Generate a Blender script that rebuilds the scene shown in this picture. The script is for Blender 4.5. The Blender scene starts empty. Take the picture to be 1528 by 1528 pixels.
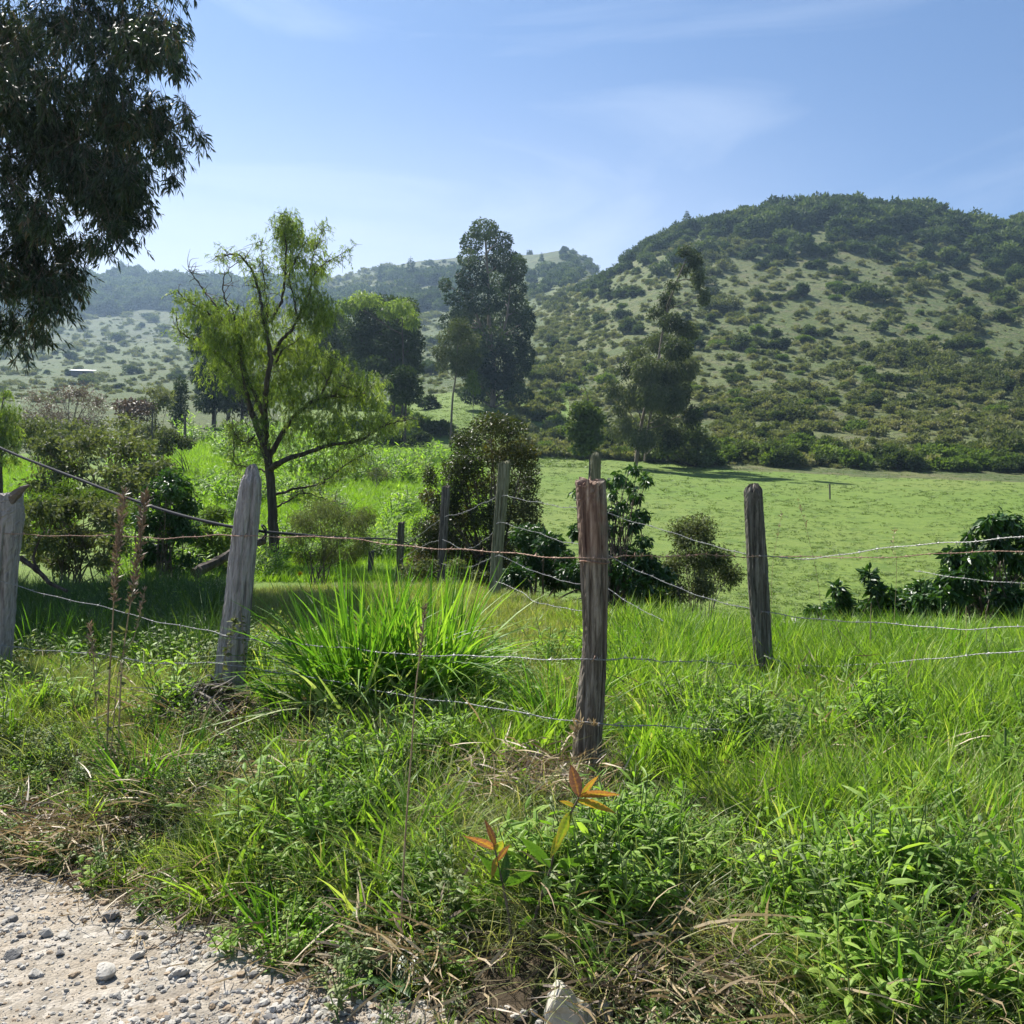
import bpy, math
import numpy as np
from mathutils import Vector, noise as mnoise

R = math.radians
rng = np.random.default_rng(11)
scene = bpy.context.scene
col = scene.collection

# ------------------------------------------------------------------ camera
F = 1300.0          # focal length in photograph pixels (1528 wide)
CZ = 1.6
cam_d = bpy.data.cameras.new('camera')
cam = bpy.data.objects.new('camera', cam_d)
col.objects.link(cam)
cam.location = (0, 0, CZ)
cam.rotation_euler = (R(90), 0, 0)
cam_d.sensor_width = 36.0
cam_d.lens = 36.0 * F / 1528.0
cam_d.clip_start = 0.05
cam_d.clip_end = 6000
scene.camera = cam

# ------------------------------------------------------------------ sky and sun
SUN_AZ, SUN_EL = 40.0, 55.0      # degrees to the left of straight ahead, elevation
w = bpy.data.worlds.new('World')
scene.world = w
w.use_nodes = True
nt = w.node_tree
bg = nt.nodes['Background']
sky = nt.nodes.new('ShaderNodeTexSky')
sky.sky_type = 'NISHITA'
sky.sun_disc = False
sky.sun_elevation = R(SUN_EL)
sky.sun_rotation = R(-SUN_AZ)
sky.altitude = 1500
sky.air_density = 1.0
sky.dust_density = 1.2
sky.ozone_density = 4.0
# thin high cirrus in front of the sky colour
tc = nt.nodes.new('ShaderNodeTexCoord')
mp = nt.nodes.new('ShaderNodeMapping')
mp.inputs['Scale'].default_value = (1.0, 1.6, 5.0)
mp.inputs['Rotation'].default_value = (0.0, R(-16), 0.0)
nz = nt.nodes.new('ShaderNodeTexNoise')
nz.inputs['Scale'].default_value = 1.7
nz.inputs['Detail'].default_value = 7.0
nz.inputs['Roughness'].default_value = 0.5
nz.inputs['Distortion'].default_value = 0.9
rp = nt.nodes.new('ShaderNodeMapRange')
rp.inputs[1].default_value = 0.47
rp.inputs[2].default_value = 0.80
rp.inputs[3].default_value = 0.0
rp.inputs[4].default_value = 0.62
mx = nt.nodes.new('ShaderNodeMix')
mx.data_type = 'RGBA'
mx.inputs[7].default_value = (5.6, 6.3, 7.6, 1)
nt.links.new(tc.outputs['Generated'], mp.inputs['Vector'])
nt.links.new(mp.outputs[0], nz.inputs['Vector'])
nt.links.new(nz.outputs[0], rp.inputs[0])
nt.links.new(rp.outputs[0], mx.inputs[0])
nt.links.new(sky.outputs[0], mx.inputs[6])
hs = nt.nodes.new('ShaderNodeHueSaturation')
hs.inputs['Saturation'].default_value = 1.08
hs.inputs['Value'].default_value = 0.95
nt.links.new(mx.outputs[2], hs.inputs['Color'])
sx = nt.nodes.new('ShaderNodeSeparateXYZ'); nt.links.new(tc.outputs['Generated'], sx.inputs[0])
el_ = nt.nodes.new('ShaderNodeMapRange'); el_.interpolation_type = 'SMOOTHSTEP'
el_.inputs[1].default_value = 0.50; el_.inputs[2].default_value = 0.10; nt.links.new(sx.outputs[2], el_.inputs[0])
dt = nt.nodes.new('ShaderNodeVectorMath'); dt.operation = 'DOT_PRODUCT'
dt.inputs[1].default_value = (-0.42, 0.86, 0.28); nt.links.new(tc.outputs['Generated'], dt.inputs[0])
az_ = nt.nodes.new('ShaderNodeMapRange'); az_.interpolation_type = 'SMOOTHSTEP'
az_.inputs[1].default_value = 0.62; az_.inputs[2].default_value = 1.0; az_.inputs[3].default_value = 0.12; az_.inputs[4].default_value = 1.0
nt.links.new(dt.outputs['Value'], az_.inputs[0])
gl = nt.nodes.new('ShaderNodeMath'); gl.operation = 'MULTIPLY'
nt.links.new(el_.outputs[0], gl.inputs[0]); nt.links.new(az_.outputs[0], gl.inputs[1])
mg = nt.nodes.new('ShaderNodeMix'); mg.data_type = 'RGBA'; mg.inputs[7].default_value = (6.3, 6.6, 7.2, 1)
nt.links.new(gl.outputs[0], mg.inputs[0]); nt.links.new(hs.outputs[0], mg.inputs[6])
nt.links.new(mg.outputs[2], bg.inputs[0])
bg.inputs[1].default_value = 0.062

sv = Vector((-math.sin(R(SUN_AZ)) * math.cos(R(SUN_EL)), math.cos(R(SUN_AZ)) * math.cos(R(SUN_EL)), math.sin(R(SUN_EL))))
sl = bpy.data.lights.new('sun', 'SUN')
sl.energy = 5.0
sl.angle = R(0.5)
sl.color = (1.0, 0.955, 0.88)
so = bpy.data.objects.new('sun', sl)
so.rotation_euler = sv.to_track_quat('Z', 'Y').to_euler()
so.location = (-20, 20, 40)
col.objects.link(so)

scene.view_settings.view_transform = 'Standard'
scene.view_settings.look = 'None'
scene.view_settings.exposure = 1.3
scene.view_settings.gamma = 1.0
cy = scene.cycles
cy.max_bounces = 5
cy.diffuse_bounces = 3
cy.glossy_bounces = 2
cy.transmission_bounces = 3
cy.transparent_max_bounces = 8
cy.volume_bounces = 0
cy.sample_clamp_indirect = 4.0
cy.use_denoising = True
cy.use_adaptive_sampling = True
cy.adaptive_threshold = 0.015

# ------------------------------------------------------------------ helpers
def P(px, py, Y):
    return np.array([(px - 764.0) / F * Y, Y, CZ - (py - 764.0) / F * Y])

def unit(v):
    v = np.asarray(v, float)
    return v / np.maximum(np.linalg.norm(v, axis=-1, keepdims=True), 1e-9)

def rand_unit(n, r=None):
    r = r or rng
    return unit(r.normal(size=(n, 3)))

def smooth(a, b, x):
    t = np.clip((x - a) / (b - a), 0, 1)
    return t * t * (3 - 2 * t)

class MB:
    """collects quads with one float 'v' per vertex and builds ONE mesh object"""
    def __init__(self):
        self.V, self.Q, self.T, self.A, self.M, self.n = [], [], [], [], [], 0
    def add(self, verts, quads, v=0.5, mat=0):
        verts = np.asarray(verts, float).reshape(-1, 3)
        quads = np.asarray(quads, np.int64).reshape(-1, 4)
        self.V.append(verts)
        self.Q.append(quads + self.n)
        self.A.append(np.broadcast_to(np.asarray(v, float), (len(verts),)))
        self.M.append(np.full(len(quads), mat, np.int32))
        self.n += len(verts)
    def mesh(self, name, mats, smooth_shade=False):
        me = bpy.data.meshes.new(name)
        V = np.concatenate(self.V); Q = np.concatenate(self.Q); A = np.concatenate(self.A); M = np.concatenate(self.M)
        me.vertices.add(len(V)); me.vertices.foreach_set('co', V.astype(np.float32).ravel())
        me.loops.add(len(Q) * 4); me.loops.foreach_set('vertex_index', Q.astype(np.int32).ravel())
        me.polygons.add(len(Q))
        me.polygons.foreach_set('loop_start', np.arange(0, len(Q) * 4, 4, dtype=np.int32))
        me.polygons.foreach_set('material_index', M)
        me.polygons.foreach_set('use_smooth', np.full(len(Q), smooth_shade))
        at = me.attributes.new('v', 'FLOAT', 'POINT')
        at.data.foreach_set('value', A.astype(np.float32))
        for m in (mats if isinstance(mats, (list, tuple)) else [mats]):
            me.materials.append(m)
        me.update(calc_edges=True)
        return me
    def obj(self, name, mats, parent=None, smooth_shade=False, link=True):
        o = bpy.data.objects.new(name, self.mesh(name, mats, smooth_shade))
        if link:
            col.objects.link(o)
        if parent is not None:
            o.parent = parent
            o.matrix_parent_inverse.identity()
            o.location = -Vector(parent.location)
        return o

def tag(o, label=None, cat=None, group=None, kind=None):
    if label: o['label'] = label
    if cat: o['category'] = cat
    if group: o['group'] = group
    if kind: o['kind'] = kind
    return o

def empty(name, loc, label, cat, group=None):
    o = bpy.data.objects.new(name, None)
    o.location = Vector([float(q) for q in loc])
    o.empty_display_size = 0.2
    col.objects.link(o)
    return tag(o, label, cat, group)

def p_grass(s): return np.where(s < .15, .55 + 3 * s, np.maximum(1 - ((s - .15) / .85) ** 1.6, 0.02))
def p_leaf(s): return np.maximum(np.sin(np.pi * np.clip(s, 0, 1) ** 0.75), 0.03)
def p_lance(s): return np.maximum(np.sin(np.pi * np.clip(s, 0, 1) ** 0.6) ** 1.2, 0.03)

def ribbons(mb, B, D, S, L, W, bend=None, nseg=2, prof=p_leaf, v=None, mat=0, fold=0.0):
    """leaf blades: base, direction, side, length, width, tip displacement"""
    B = np.asarray(B, float).reshape(-1, 3); n = len(B)
    D = np.broadcast_to(D, (n, 3)); S = np.broadcast_to(S, (n, 3))
    L = np.broadcast_to(np.asarray(L, float), (n,)); W = np.broadcast_to(np.asarray(W, float), (n,))
    bend = np.zeros((n, 3)) if bend is None else np.broadcast_to(bend, (n, 3))
    if nseg == 1:
        vv = rng.random(n) if v is None else np.broadcast_to(v, (n,))
        Lc = L[:, None]; m = B + D * Lc * .45 + bend * .2; sd = S * (W * .5)[:, None]
        mb.add(np.stack([B, m - sd, B + D * Lc + bend, m + sd], 1).reshape(-1, 3), np.arange(n * 4), np.repeat(vv, 4), mat)
        return
    s = np.linspace(0, 1, nseg + 1)
    C = B[:, None] + D[:, None] * (L[:, None] * s)[..., None] + bend[:, None] * (s ** 2)[None, :, None]
    hw = 0.5 * W[:, None] * prof(s)[None]
    side = S[:, None] * hw[..., None]
    vv = rng.random(n) if v is None else np.broadcast_to(v, (n,))
    if fold:
        N = unit(np.cross(D, S))
        up = N[:, None] * (hw * fold)[..., None]
        vs = np.stack([C - side + up, C, C + side + up], 2)
        k = 3
    else:
        vs = np.stack([C - side, C + side], 2)
        k = 2
    m = (nseg + 1) * k
    q = []
    for i in range(nseg):
        for j in range(k - 1):
            a = i * k + j
            q.append((a, a + 1, a + k + 1, a + k))
    q = np.array(q)
    Q = (q[None] + (np.arange(n) * m)[:, None, None]).reshape(-1, 4)
    mb.add(vs.reshape(-1, 3), Q, np.repeat(vv, m), mat)

def catmull(pts, k=6):
    pts = np.asarray(pts, float)
    if len(pts) < 3:
        return pts
    e = np.concatenate([[2 * pts[0] - pts[1]], pts, [2 * pts[-1] - pts[-2]]])
    out = []
    for i in range(1, len(e) - 2):
        for t in np.linspace(0, 1, k, endpoint=False):
            a, b, c, d = e[i - 1], e[i], e[i + 1], e[i + 2]
            out.append(.5 * (2 * b + (c - a) * t + (2 * a - 5 * b + 4 * c - d) * t * t + (3 * b - a - 3 * c + d) * t ** 3))
    out.append(pts[-1])
    return np.array(out)

def tube(mb, pts, rad, sides=6, v=0.5, mat=0, bump=0.0, cap=True):
    pts = np.asarray(pts, float); n = len(pts)
    rad = np.broadcast_to(np.asarray(rad, float), (n,)).copy()
    T = unit(np.gradient(pts, axis=0))
    ref = np.array([0.31, 0.95, 0.05]) if abs(T[0, 1]) < .8 else np.array([0.95, .1, 0.3])
    U = unit(np.cross(T, ref)); Wv = np.cross(T, U)
    a = np.linspace(0, 2 * np.pi, sides, endpoint=False)
    rr = rad[:, None] * (1 + bump * rng.normal(size=(n, sides)))
    ring = pts[:, None] + (U[:, None] * np.cos(a)[None, :, None] + Wv[:, None] * np.sin(a)[None, :, None]) * rr[..., None]
    vs = ring.reshape(-1, 3)
    i, j = np.meshgrid(np.arange(n - 1), np.arange(sides), indexing='ij')
    j2 = (j + 1) % sides
    q = np.stack([i * sides + j, i * sides + j2, (i + 1) * sides + j2, (i + 1) * sides + j], -1).reshape(-1, 4)
    mb.add(vs, q, v, mat)
    if cap and sides >= 4:
        for base in (0, (n - 1) * sides):
            c = np.concatenate([vs[base:base + sides], [pts[0] if base == 0 else pts[-1]]])
            qq = [(k, (k + 1) % sides, sides, sides) for k in range(sides)]
            mb.add(c, [(k, (k + 1) % sides, (k + 2) % sides, sides) for k in range(0, sides - 1, 2)], v, mat)

def interp_rad(n, r0, r1, p=1.0):
    return r0 + (r1 - r0) * np.linspace(0, 1, n) ** p

# ------------------------------------------------------------------ materials
def nodes(name):
    m = bpy.data.materials.new(name)
    m.use_nodes = True
    t = m.node_tree
    t.nodes.clear()
    out = t.nodes.new('ShaderNodeOutputMaterial')
    return m, t, out

def N(t, kind, **kw):
    n = t.nodes.new(kind)
    for k, val in kw.items():
        if k.startswith('i_'):
            key = k[2:]
            key = int(key) if key.isdigit() else key.replace('_', ' ')
            n.inputs[key].default_value = val
        else:
            setattr(n, k, val)
    return n

def mixc(t, fac, a, b, blend='MIX'):
    n = t.nodes.new('ShaderNodeMix'); n.data_type = 'RGBA'; n.blend_type = blend
    for sock, val in ((n.inputs[0], fac), (n.inputs[6], a), (n.inputs[7], b)):
        if hasattr(val, 'is_linked') or hasattr(val, 'links'):
            t.links.new(val, sock)
        elif isinstance(val, (int, float)):
            sock.default_value = val
        else:
            sock.default_value = (*val, 1) if len(val) == 3 else val
    return n.outputs[2]

def ramp(t, src, stops):
    n = t.nodes.new('ShaderNodeValToRGB')
    t.links.new(src, n.inputs[0])
    e = n.color_ramp.elements
    e[0].position, e[0].color = stops[0][0], (*stops[0][1], 1)
    e[1].position, e[1].color = stops[-1][0], (*stops[-1][1], 1)
    for p, c in stops[1:-1]:
        x = e.new(p); x.color = (*c, 1)
    return n.outputs[0]

def leaf_mat(name, stops, trans=0.38, rough=0.5, spec=0.35, obj_var=0.5, tcol=(1.25, 1.35, 0.5), sheen=0.0):
    """leaves: colour runs over leaf-to-leaf ('v') and plant-to-plant variation"""
    m, t, out = nodes(name)
    at = N(t, 'ShaderNodeAttribute', attribute_name='v')
    oi = N(t, 'ShaderNodeObjectInfo')
    a = N(t, 'ShaderNodeMath', operation='MULTIPLY', i_1=obj_var)
    ti = N(t, 'ShaderNodeAttribute', attribute_name='tint')
    ad = N(t, 'ShaderNodeMath', operation='ADD'); fr = N(t, 'ShaderNodeMath', operation='FRACT')
    t.links.new(oi.outputs['Random'], ad.inputs[0]); t.links.new(ti.outputs['Fac'], ad.inputs[1]); t.links.new(ad.outputs[0], fr.inputs[0])
    t.links.new(fr.outputs[0], a.inputs[0])
    b = N(t, 'ShaderNodeMath', operation='MULTIPLY', i_1=1 - obj_var)
    t.links.new(at.outputs['Fac'], b.inputs[0])
    c = N(t, 'ShaderNodeMath', operation='ADD')
    t.links.new(a.outputs[0], c.inputs[0]); t.links.new(b.outputs[0], c.inputs[1])
    colr = ramp(t, c.outputs[0], stops)
    bs = N(t, 'ShaderNodeBsdfPrincipled', i_Roughness=rough)
    bs.inputs['Specular IOR Level'].default_value = spec
    t.links.new(colr, bs.inputs['Base Color'])
    tr = N(t, 'ShaderNodeBsdfTranslucent')
    t.links.new(mixc(t, 1.0, colr, tcol, 'MULTIPLY'), tr.inputs[0])
    ms = N(t, 'ShaderNodeMixShader', i_0=trans)
    t.links.new(bs.outputs[0], ms.inputs[1]); t.links.new(tr.outputs[0], ms.inputs[2])
    t.links.new(ms.outputs[0], out.inputs[0])
    return m

def noise_tex(t, scale, detail=4, rough=.55, vec=None, dist=0.0):
    n = N(t, 'ShaderNodeTexNoise')
    n.inputs['Scale'].default_value = scale; n.inputs['Detail'].default_value = detail
    n.inputs['Roughness'].default_value = rough; n.inputs['Distortion'].default_value = dist
    if vec is not None:
        t.links.new(vec, n.inputs['Vector'])
    return n.outputs[0]

def ground_mat(name, layers, bump=(8.0, 0.05), rough=0.9):
    """layers: list of (noise scale, ramp lo, ramp hi, colour); first is the base colour"""
    m, t, out = nodes(name)
    g = N(t, 'ShaderNodeNewGeometry')
    cur = layers[0]
    for sc, lo, hi, c in layers[1:]:
        n = noise_tex(t, sc, 6, .6, g.outputs['Position'])
        mr = N(t, 'ShaderNodeMapRange', i_1=lo, i_2=hi)
        t.links.new(n, mr.inputs[0])
        cur = mixc(t, mr.outputs[0], cur, c)
    bs = N(t, 'ShaderNodeBsdfPrincipled', i_Roughness=rough)
    bs.inputs['Specular IOR Level'].default_value = 0.15
    t.links.new(cur, bs.inputs['Base Color']) if hasattr(cur, 'links') else None
    bn = noise_tex(t, bump[0], 6, .65, g.outputs['Position'])
    bp = N(t, 'ShaderNodeBump', i_Strength=0.9, i_Distance=bump[1])
    t.links.new(bn, bp.inputs['Height']); t.links.new(bp.outputs[0], bs.inputs['Normal'])
    t.links.new(bs.outputs[0], out.inputs[0])
    return m

def wood_mat(name, dark, mid, light, extra=None, sc=1.0, rough=0.85):
    m, t, out = nodes(name)
    tcn = N(t, 'ShaderNodeTexCoord')
    mpn = N(t, 'ShaderNodeMapping')
    mpn.inputs['Scale'].default_value = (60 * sc, 60 * sc, 3.2 * sc)
    t.links.new(tcn.outputs['Object'], mpn.inputs[0])
    n1 = noise_tex(t, 1.0, 6, .65, mpn.outputs[0], .3)
    c = ramp(t, n1, [(.30, dark), (.48, mid), (.68, light)])
    n2 = noise_tex(t, 7.0 * sc, 5, .6, tcn.outputs['Object'])
    mr = N(t, 'ShaderNodeMapRange', i_1=.52, i_2=.72, i_4=.6)
    t.links.new(n2, mr.inputs[0])
    c = mixc(t, mr.outputs[0], c, tuple(x * 1.25 for x in mid))
    if extra:
        c = extra(t, tcn, c)
    bs = N(t, 'ShaderNodeBsdfPrincipled', i_Roughness=rough)
    bs.inputs['Specular IOR Level'].default_value = 0.2
    t.links.new(c, bs.inputs['Base Color'])
    bp = N(t, 'ShaderNodeBump', i_Strength=0.8, i_Distance=0.006 / sc)
    t.links.new(n1, bp.inputs['Height']); t.links.new(bp.outputs[0], bs.inputs['Normal'])
    t.links.new(bs.outputs[0], out.inputs[0])
    return m

def plain_mat(name, c1, c2, scale=8.0, rough=.8, metal=0.0, bump=0.003):
    m, t, out = nodes(name)
    tcn = N(t, 'ShaderNodeTexCoord')
    n = noise_tex(t, scale, 5, .6, tcn.outputs['Object'])
    c = ramp(t, n, [(.35, c1), (.65, c2)])
    bs = N(t, 'ShaderNodeBsdfPrincipled', i_Roughness=rough, i_Metallic=metal)
    bs.inputs['Specular IOR Level'].default_value = 0.3
    t.links.new(c, bs.inputs['Base Color'])
    bp = N(t, 'ShaderNodeBump', i_Strength=0.7, i_Distance=bump)
    t.links.new(n, bp.inputs['Height']); t.links.new(bp.outputs[0], bs.inputs['Normal'])
    t.links.new(bs.outputs[0], out.inputs[0])
    return m

# greens
M_grass = leaf_mat('grass_blades', [(0, (.07, .13, .018)), (.45, (.19, .29, .042)), (.8, (.29, .37, .08)), (1, (.46, .42, .20))], trans=.48)
M_grass_bright = leaf_mat('tall_grass_blades', [(0, (.05, .115, .014)), (.5, (.155, .265, .032)), (.85, (.27, .37, .07)), (1, (.46, .43, .21))], trans=.48)
M_weed = leaf_mat('weed_leaves', [(0, (.07, .15, .02)), (.5, (.18, .31, .042)), (1, (.32, .42, .10))], trans=.5, spec=.25, rough=.5)
M_weed_grey = leaf_mat('grey_weed_leaves', [(0, (.06, .10, .035)), (.5, (.14, .19, .07)), (1, (.27, .30, .15))], trans=.35, spec=.2)
M_dry = leaf_mat('dry_straw', [(0, (.16, .11, .06)), (.5, (.34, .26, .15)), (1, (.52, .44, .29))], trans=.25, tcol=(1, .9, .7))
M_brown = leaf_mat('dead_leaves', [(0, (.055, .042, .030)), (.5, (.14, .105, .075)), (1, (.30, .235, .165))], trans=.15, tcol=(1, .8, .6))
M_meadow = leaf_mat('meadow_blades', [(0, (.10, .19, .02)), (.5, (.165, .28, .03)), (1, (.25, .36, .055))], trans=.48)
M_crest = leaf_mat('pale_crest_blades', [(0, (.11, .15, .035)), (.5, (.21, .24, .075)), (1, (.40, .35, .18))], trans=.42)
M_pasture = leaf_mat('pasture_blades', [(0, (.034, .062, .012)), (.4, (.066, .108, .02)), (1, (.125, .18, .036))], trans=.32)
M_scrub = leaf_mat('scrub_leaves', [(0, (.07, .09, .034)), (.3, (.12, .14, .055)), (.7, (.175, .185, .09)), (1, (.25, .235, .135))], trans=.3, obj_var=.75, spec=.08, rough=.7)
M_bush = leaf_mat('shrub_leaves', [(0, (.024, .042, .016)), (.45, (.055, .08, .028)), (.85, (.10, .13, .045)), (1, (.14, .165, .06))], trans=.27, obj_var=.6, spec=.08, rough=.7)
M_bush_light = leaf_mat('light_shrub_leaves', [(0, (.05, .085, .02)), (.5, (.10, .15, .035)), (1, (.17, .22, .06))], trans=.35, obj_var=.4, spec=.08, rough=.7)
M_forest = leaf_mat('forest_leaves', [(0, (.024, .042, .016)), (.5, (.058, .088, .032)), (.85, (.105, .14, .048)), (1, (.15, .18, .07))], trans=.25, obj_var=.7, spec=.08, rough=.7)
M_gum = leaf_mat('gum_leaves', [(0, (.014, .028, .014)), (.5, (.034, .058, .024)), (1, (.085, .12, .045))], trans=.24, spec=.1, rough=.6, obj_var=.1)
M_gum_grey = leaf_mat('greyish_gum_leaves', [(0, (.03, .043, .02)), (.5, (.07, .09, .038)), (1, (.14, .16, .078))], trans=.28, obj_var=0., spec=.1, rough=.6)
M_gum_near = leaf_mat('hanging_gum_leaves', [(0, (.010, .021, .009)), (.5, (.024, .045, .017)), (.93, (.055, .085, .032)), (1, (.10, .08, .04))], trans=.2, spec=.3, rough=.5, obj_var=.0, tcol=(1.2, 1.2, .5))
M_willow = leaf_mat('willow_leaves', [(0, (.07, .115, .026)), (.5, (.165, .23, .055)), (1, (.31, .37, .11))], trans=.46, spec=.15, obj_var=.0)
M_coffee = leaf_mat('glossy_leaves', [(0, (.014, .040, .010)), (.5, (.030, .075, .016)), (.85, (.06, .13, .025)), (1, (.11, .19, .04))], trans=.28, spec=.35, rough=.4, obj_var=.2)
M_bronze = leaf_mat('bronze_leaves', [(0, (.022, .034, .012)), (.55, (.05, .062, .02)), (.85, (.115, .095, .03)), (1, (.20, .12, .05))], trans=.3, obj_var=.0)
M_greybush = leaf_mat('dusty_shrub_leaves', [(0, (.04, .055, .025)), (.5, (.10, .12, .055)), (1, (.20, .21, .12))], trans=.32, obj_var=.2, spec=.12, rough=.6)
M_twig = plain_mat('twig_bark', (.055, .04, .03), (.14, .115, .09), 14)
M_greytwig = plain_mat('grey_twig_bark', (.12, .10, .085), (.26, .23, .20), 14)
M_bark = wood_mat('tree_bark', (.018, .014, .011), (.055, .044, .034), (.12, .10, .08), sc=.25)
M_gumbark = wood_mat('gum_bark', (.06, .045, .035), (.16, .13, .10), (.28, .25, .21), sc=.2)
M_stem = plain_mat('green_stem', (.07, .12, .03), (.14, .2, .06), 20)
M_drystem = plain_mat('dry_stem', (.18, .13, .075), (.36, .28, .17), 20)
M_wire = plain_mat('galvanised_wire', (.17, .17, .165), (.30, .30, .29), 60, rough=.55, metal=.3, bump=.0005)
M_rust = plain_mat('rusty_wire', (.16, .08, .05), (.36, .26, .20), 30, rough=.7, metal=.3, bump=.0005)
M_hose = plain_mat('black_hose', (.012, .014, .02), (.02, .022, .03), 5, rough=.85)

# ------------------------------------------------------------------ terrain
def d_road(X, Y):      # metres from the edge of the gravel road towards the fence
    return .513 * (X + .26) + .859 * (Y - 2.72)

# columns: bearing as photo column -> (depth, height) pairs; heights either in metres ('z') or read off as photo row
COLS = {
 -700: dict(near=[(3, .2), (5, .36), (7, .3), (10, .3)], far=[(14, 860), (50, 720), (100, 650), (200, 600), (400, 545), (560, 500), (700, 455), (850, 412)], crest=860),
 0:    dict(near=[(3, .05), (4, .12), (5, .27), (6.5, .40), (8, .30), (11, .40)], far=[(14, 872), (25, 800), (50, 724), (90, 650), (150, 605), (250, 575), (400, 540), (560, 500), (700, 462), (850, 412)], crest=860),
 200:  dict(near=[(3.2, .1), (4.5, .26), (5.5, .40), (7.5, .33), (10, .45), (12, .42)], far=[(14, 872), (20, 838), (45, 715), (90, 640), (150, 602), (250, 570), (400, 532), (560, 495), (700, 460), (850, 408)], crest=860),
 390:  dict(near=[(3.2, .12), (4.2, .27), (5.5, .41), (7.5, .52), (9.5, .60), (12, .45), (16, .22), (22, .12)], far=[(45, 718), (90, 640), (150, 600), (250, 568), (400, 530), (600, 480), (850, 425)], crest=870),
 600:  dict(near=[(3.0, .12), (4.4, .36), (7, .52), (9.6, .68), (12, .5), (16, .2), (22, 0)], far=[(40, 750), (75, 686), (110, 635), (150, 598), (250, 560), (400, 500), (600, 430), (800, 388)], crest=810),
 720:  dict(near=[(2.8, .13), (4.3, .36), (7, .52), (9.6, .68), (12, .45), (16, 0), (22, -.3)], far=[(40, 770), (88, 690), (130, 600), (160, 572), (300, 520), (500, 440), (650, 392), (800, 376)], crest=810),
 800:  dict(near=[(2.8, .14), (4.3, .36), (7, .5), (9.3, .6), (11, .35), (15, -.3), (25, -.7)], far=[(60, 745), (90, 690), (120, 645), (160, 590), (220, 525), (290, 470), (330, 462), (450, 430), (650, 378), (800, 372)], crest=810),
 860:  dict(near=[(2.8, .14), (4.3, .36), (7, .48), (9, .55), (11, .3), (15, -.35), (25, -.75)], far=[(60, 742), (92, 690), (120, 642), (160, 584), (220, 506), (280, 452), (315, 440), (430, 418), (650, 362)], crest=660),
 900:  dict(near=[(2.78, .14), (4.25, .35), (6.8, .45), (8.8, .5), (10.5, .28), (15, -.38), (25, -.75)], far=[(60, 742), (92, 691), (120, 641), (160, 576), (220, 490), (280, 430), (318, 413), (430, 400), (650, 364)], crest=660),
 940:  dict(near=[(2.75, .14), (4.2, .34), (6.5, .42), (8.5, .48), (10, .25), (14, -.4), (25, -.75)], far=[(60, 742), (92, 692), (120, 640), (160, 565), (220, 472), (280, 398), (322, 374)], crest=326),
 1020: dict(near=[(2.7, .13), (4, .32), (6, .37), (8, .44), (9.5, .2), (14, -.45), (25, -.75)], far=[(60, 744), (93, 696), (125, 630), (160, 560), (220, 453), (280, 366), (320, 336)], crest=320),
 1130: dict(near=[(2.7, .13), (4, .3), (6, .35), (7.6, .40), (9, .15), (13, -.45), (25, -.75)], far=[(60, 744), (93, 700), (130, 620), (180, 520), (240, 417), (290, 345), (324, 313)], crest=326),
 1270: dict(near=[(2.6, .13), (3.8, .3), (5.7, .37), (7.4, .40), (9, .15), (13, -.5), (25, -.8)], far=[(60, 746), (94, 704), (130, 625), (180, 522), (240, 412), (300, 328), (330, 304)], crest=336),
 1400: dict(near=[(2.6, .13), (3.6, .3), (5.5, .38), (7.3, .40), (9, .15), (13, -.5), (25, -.8)], far=[(60, 746), (95, 706), (130, 630), (180, 530), (240, 425), (300, 345), (330, 322)], crest=336),
 1528: dict(near=[(2.5, .13), (3.5, .3), (5.5, .40), (7.3, .40), (9, .15), (13, -.5), (25, -.8)], far=[(60, 746), (95, 708), (130, 635), (180, 540), (240, 440), (300, 365), (345, 338)], crest=350),
 2300: dict(near=[(2.3, .13), (3.2, .3), (5.5, .40), (7.3, .40), (9, .15), (13, -.5), (25, -.8)], far=[(60, 746), (95, 710), (130, 645), (180, 570), (240, 490), (300, 430), (345, 410)], crest=360),
}
LU0, LU1, NU = math.log(.5), math.log(2600.), 900
PX0, PX1, NP = -1700., 3200., 491
_us = np.linspace(LU0, LU1, NU); _Ys = np.exp(_us)
_pxs = np.linspace(PX0, PX1, NP)
_keys = sorted(COLS)
_prof = []
for k in _keys:
    c = COLS[k]
    pts = [(0.4, 0.05)] + list(c['near']) + [(Y, CZ - (y - 764) / F * Y) for Y, y in c['far']]
    zl = pts[-1][1]; Yl = pts[-1][0]
    pts += [(Yl * 1.03, zl + .002 * Yl), (Yl * 1.15, zl - .02 * Yl), (Yl * 1.5, zl * .85), (2600, zl * .75)]
    pts = np.array(pts)
    _prof.append(np.interp(_Ys, pts[:, 0], pts[:, 1]))
_prof = np.array(_prof)
TAB = np.array([np.interp(_pxs, _keys, _prof[:, i]) for i in range(NU)])      # (NU, NP)

def gauss(a, s, axis):
    r = int(3 * s) + 1
    kern = np.exp(-.5 * (np.arange(-r, r + 1) / s) ** 2); kern /= kern.sum()
    pad = [(0, 0), (0, 0)]; pad[axis] = (r, r)
    b = np.pad(a, pad, mode='edge')
    return np.apply_along_axis(lambda x: np.convolve(x, kern, 'valid'), axis, b)
TAB = gauss(gauss(TAB, 4.0, 0), 3.0, 1)

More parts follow.
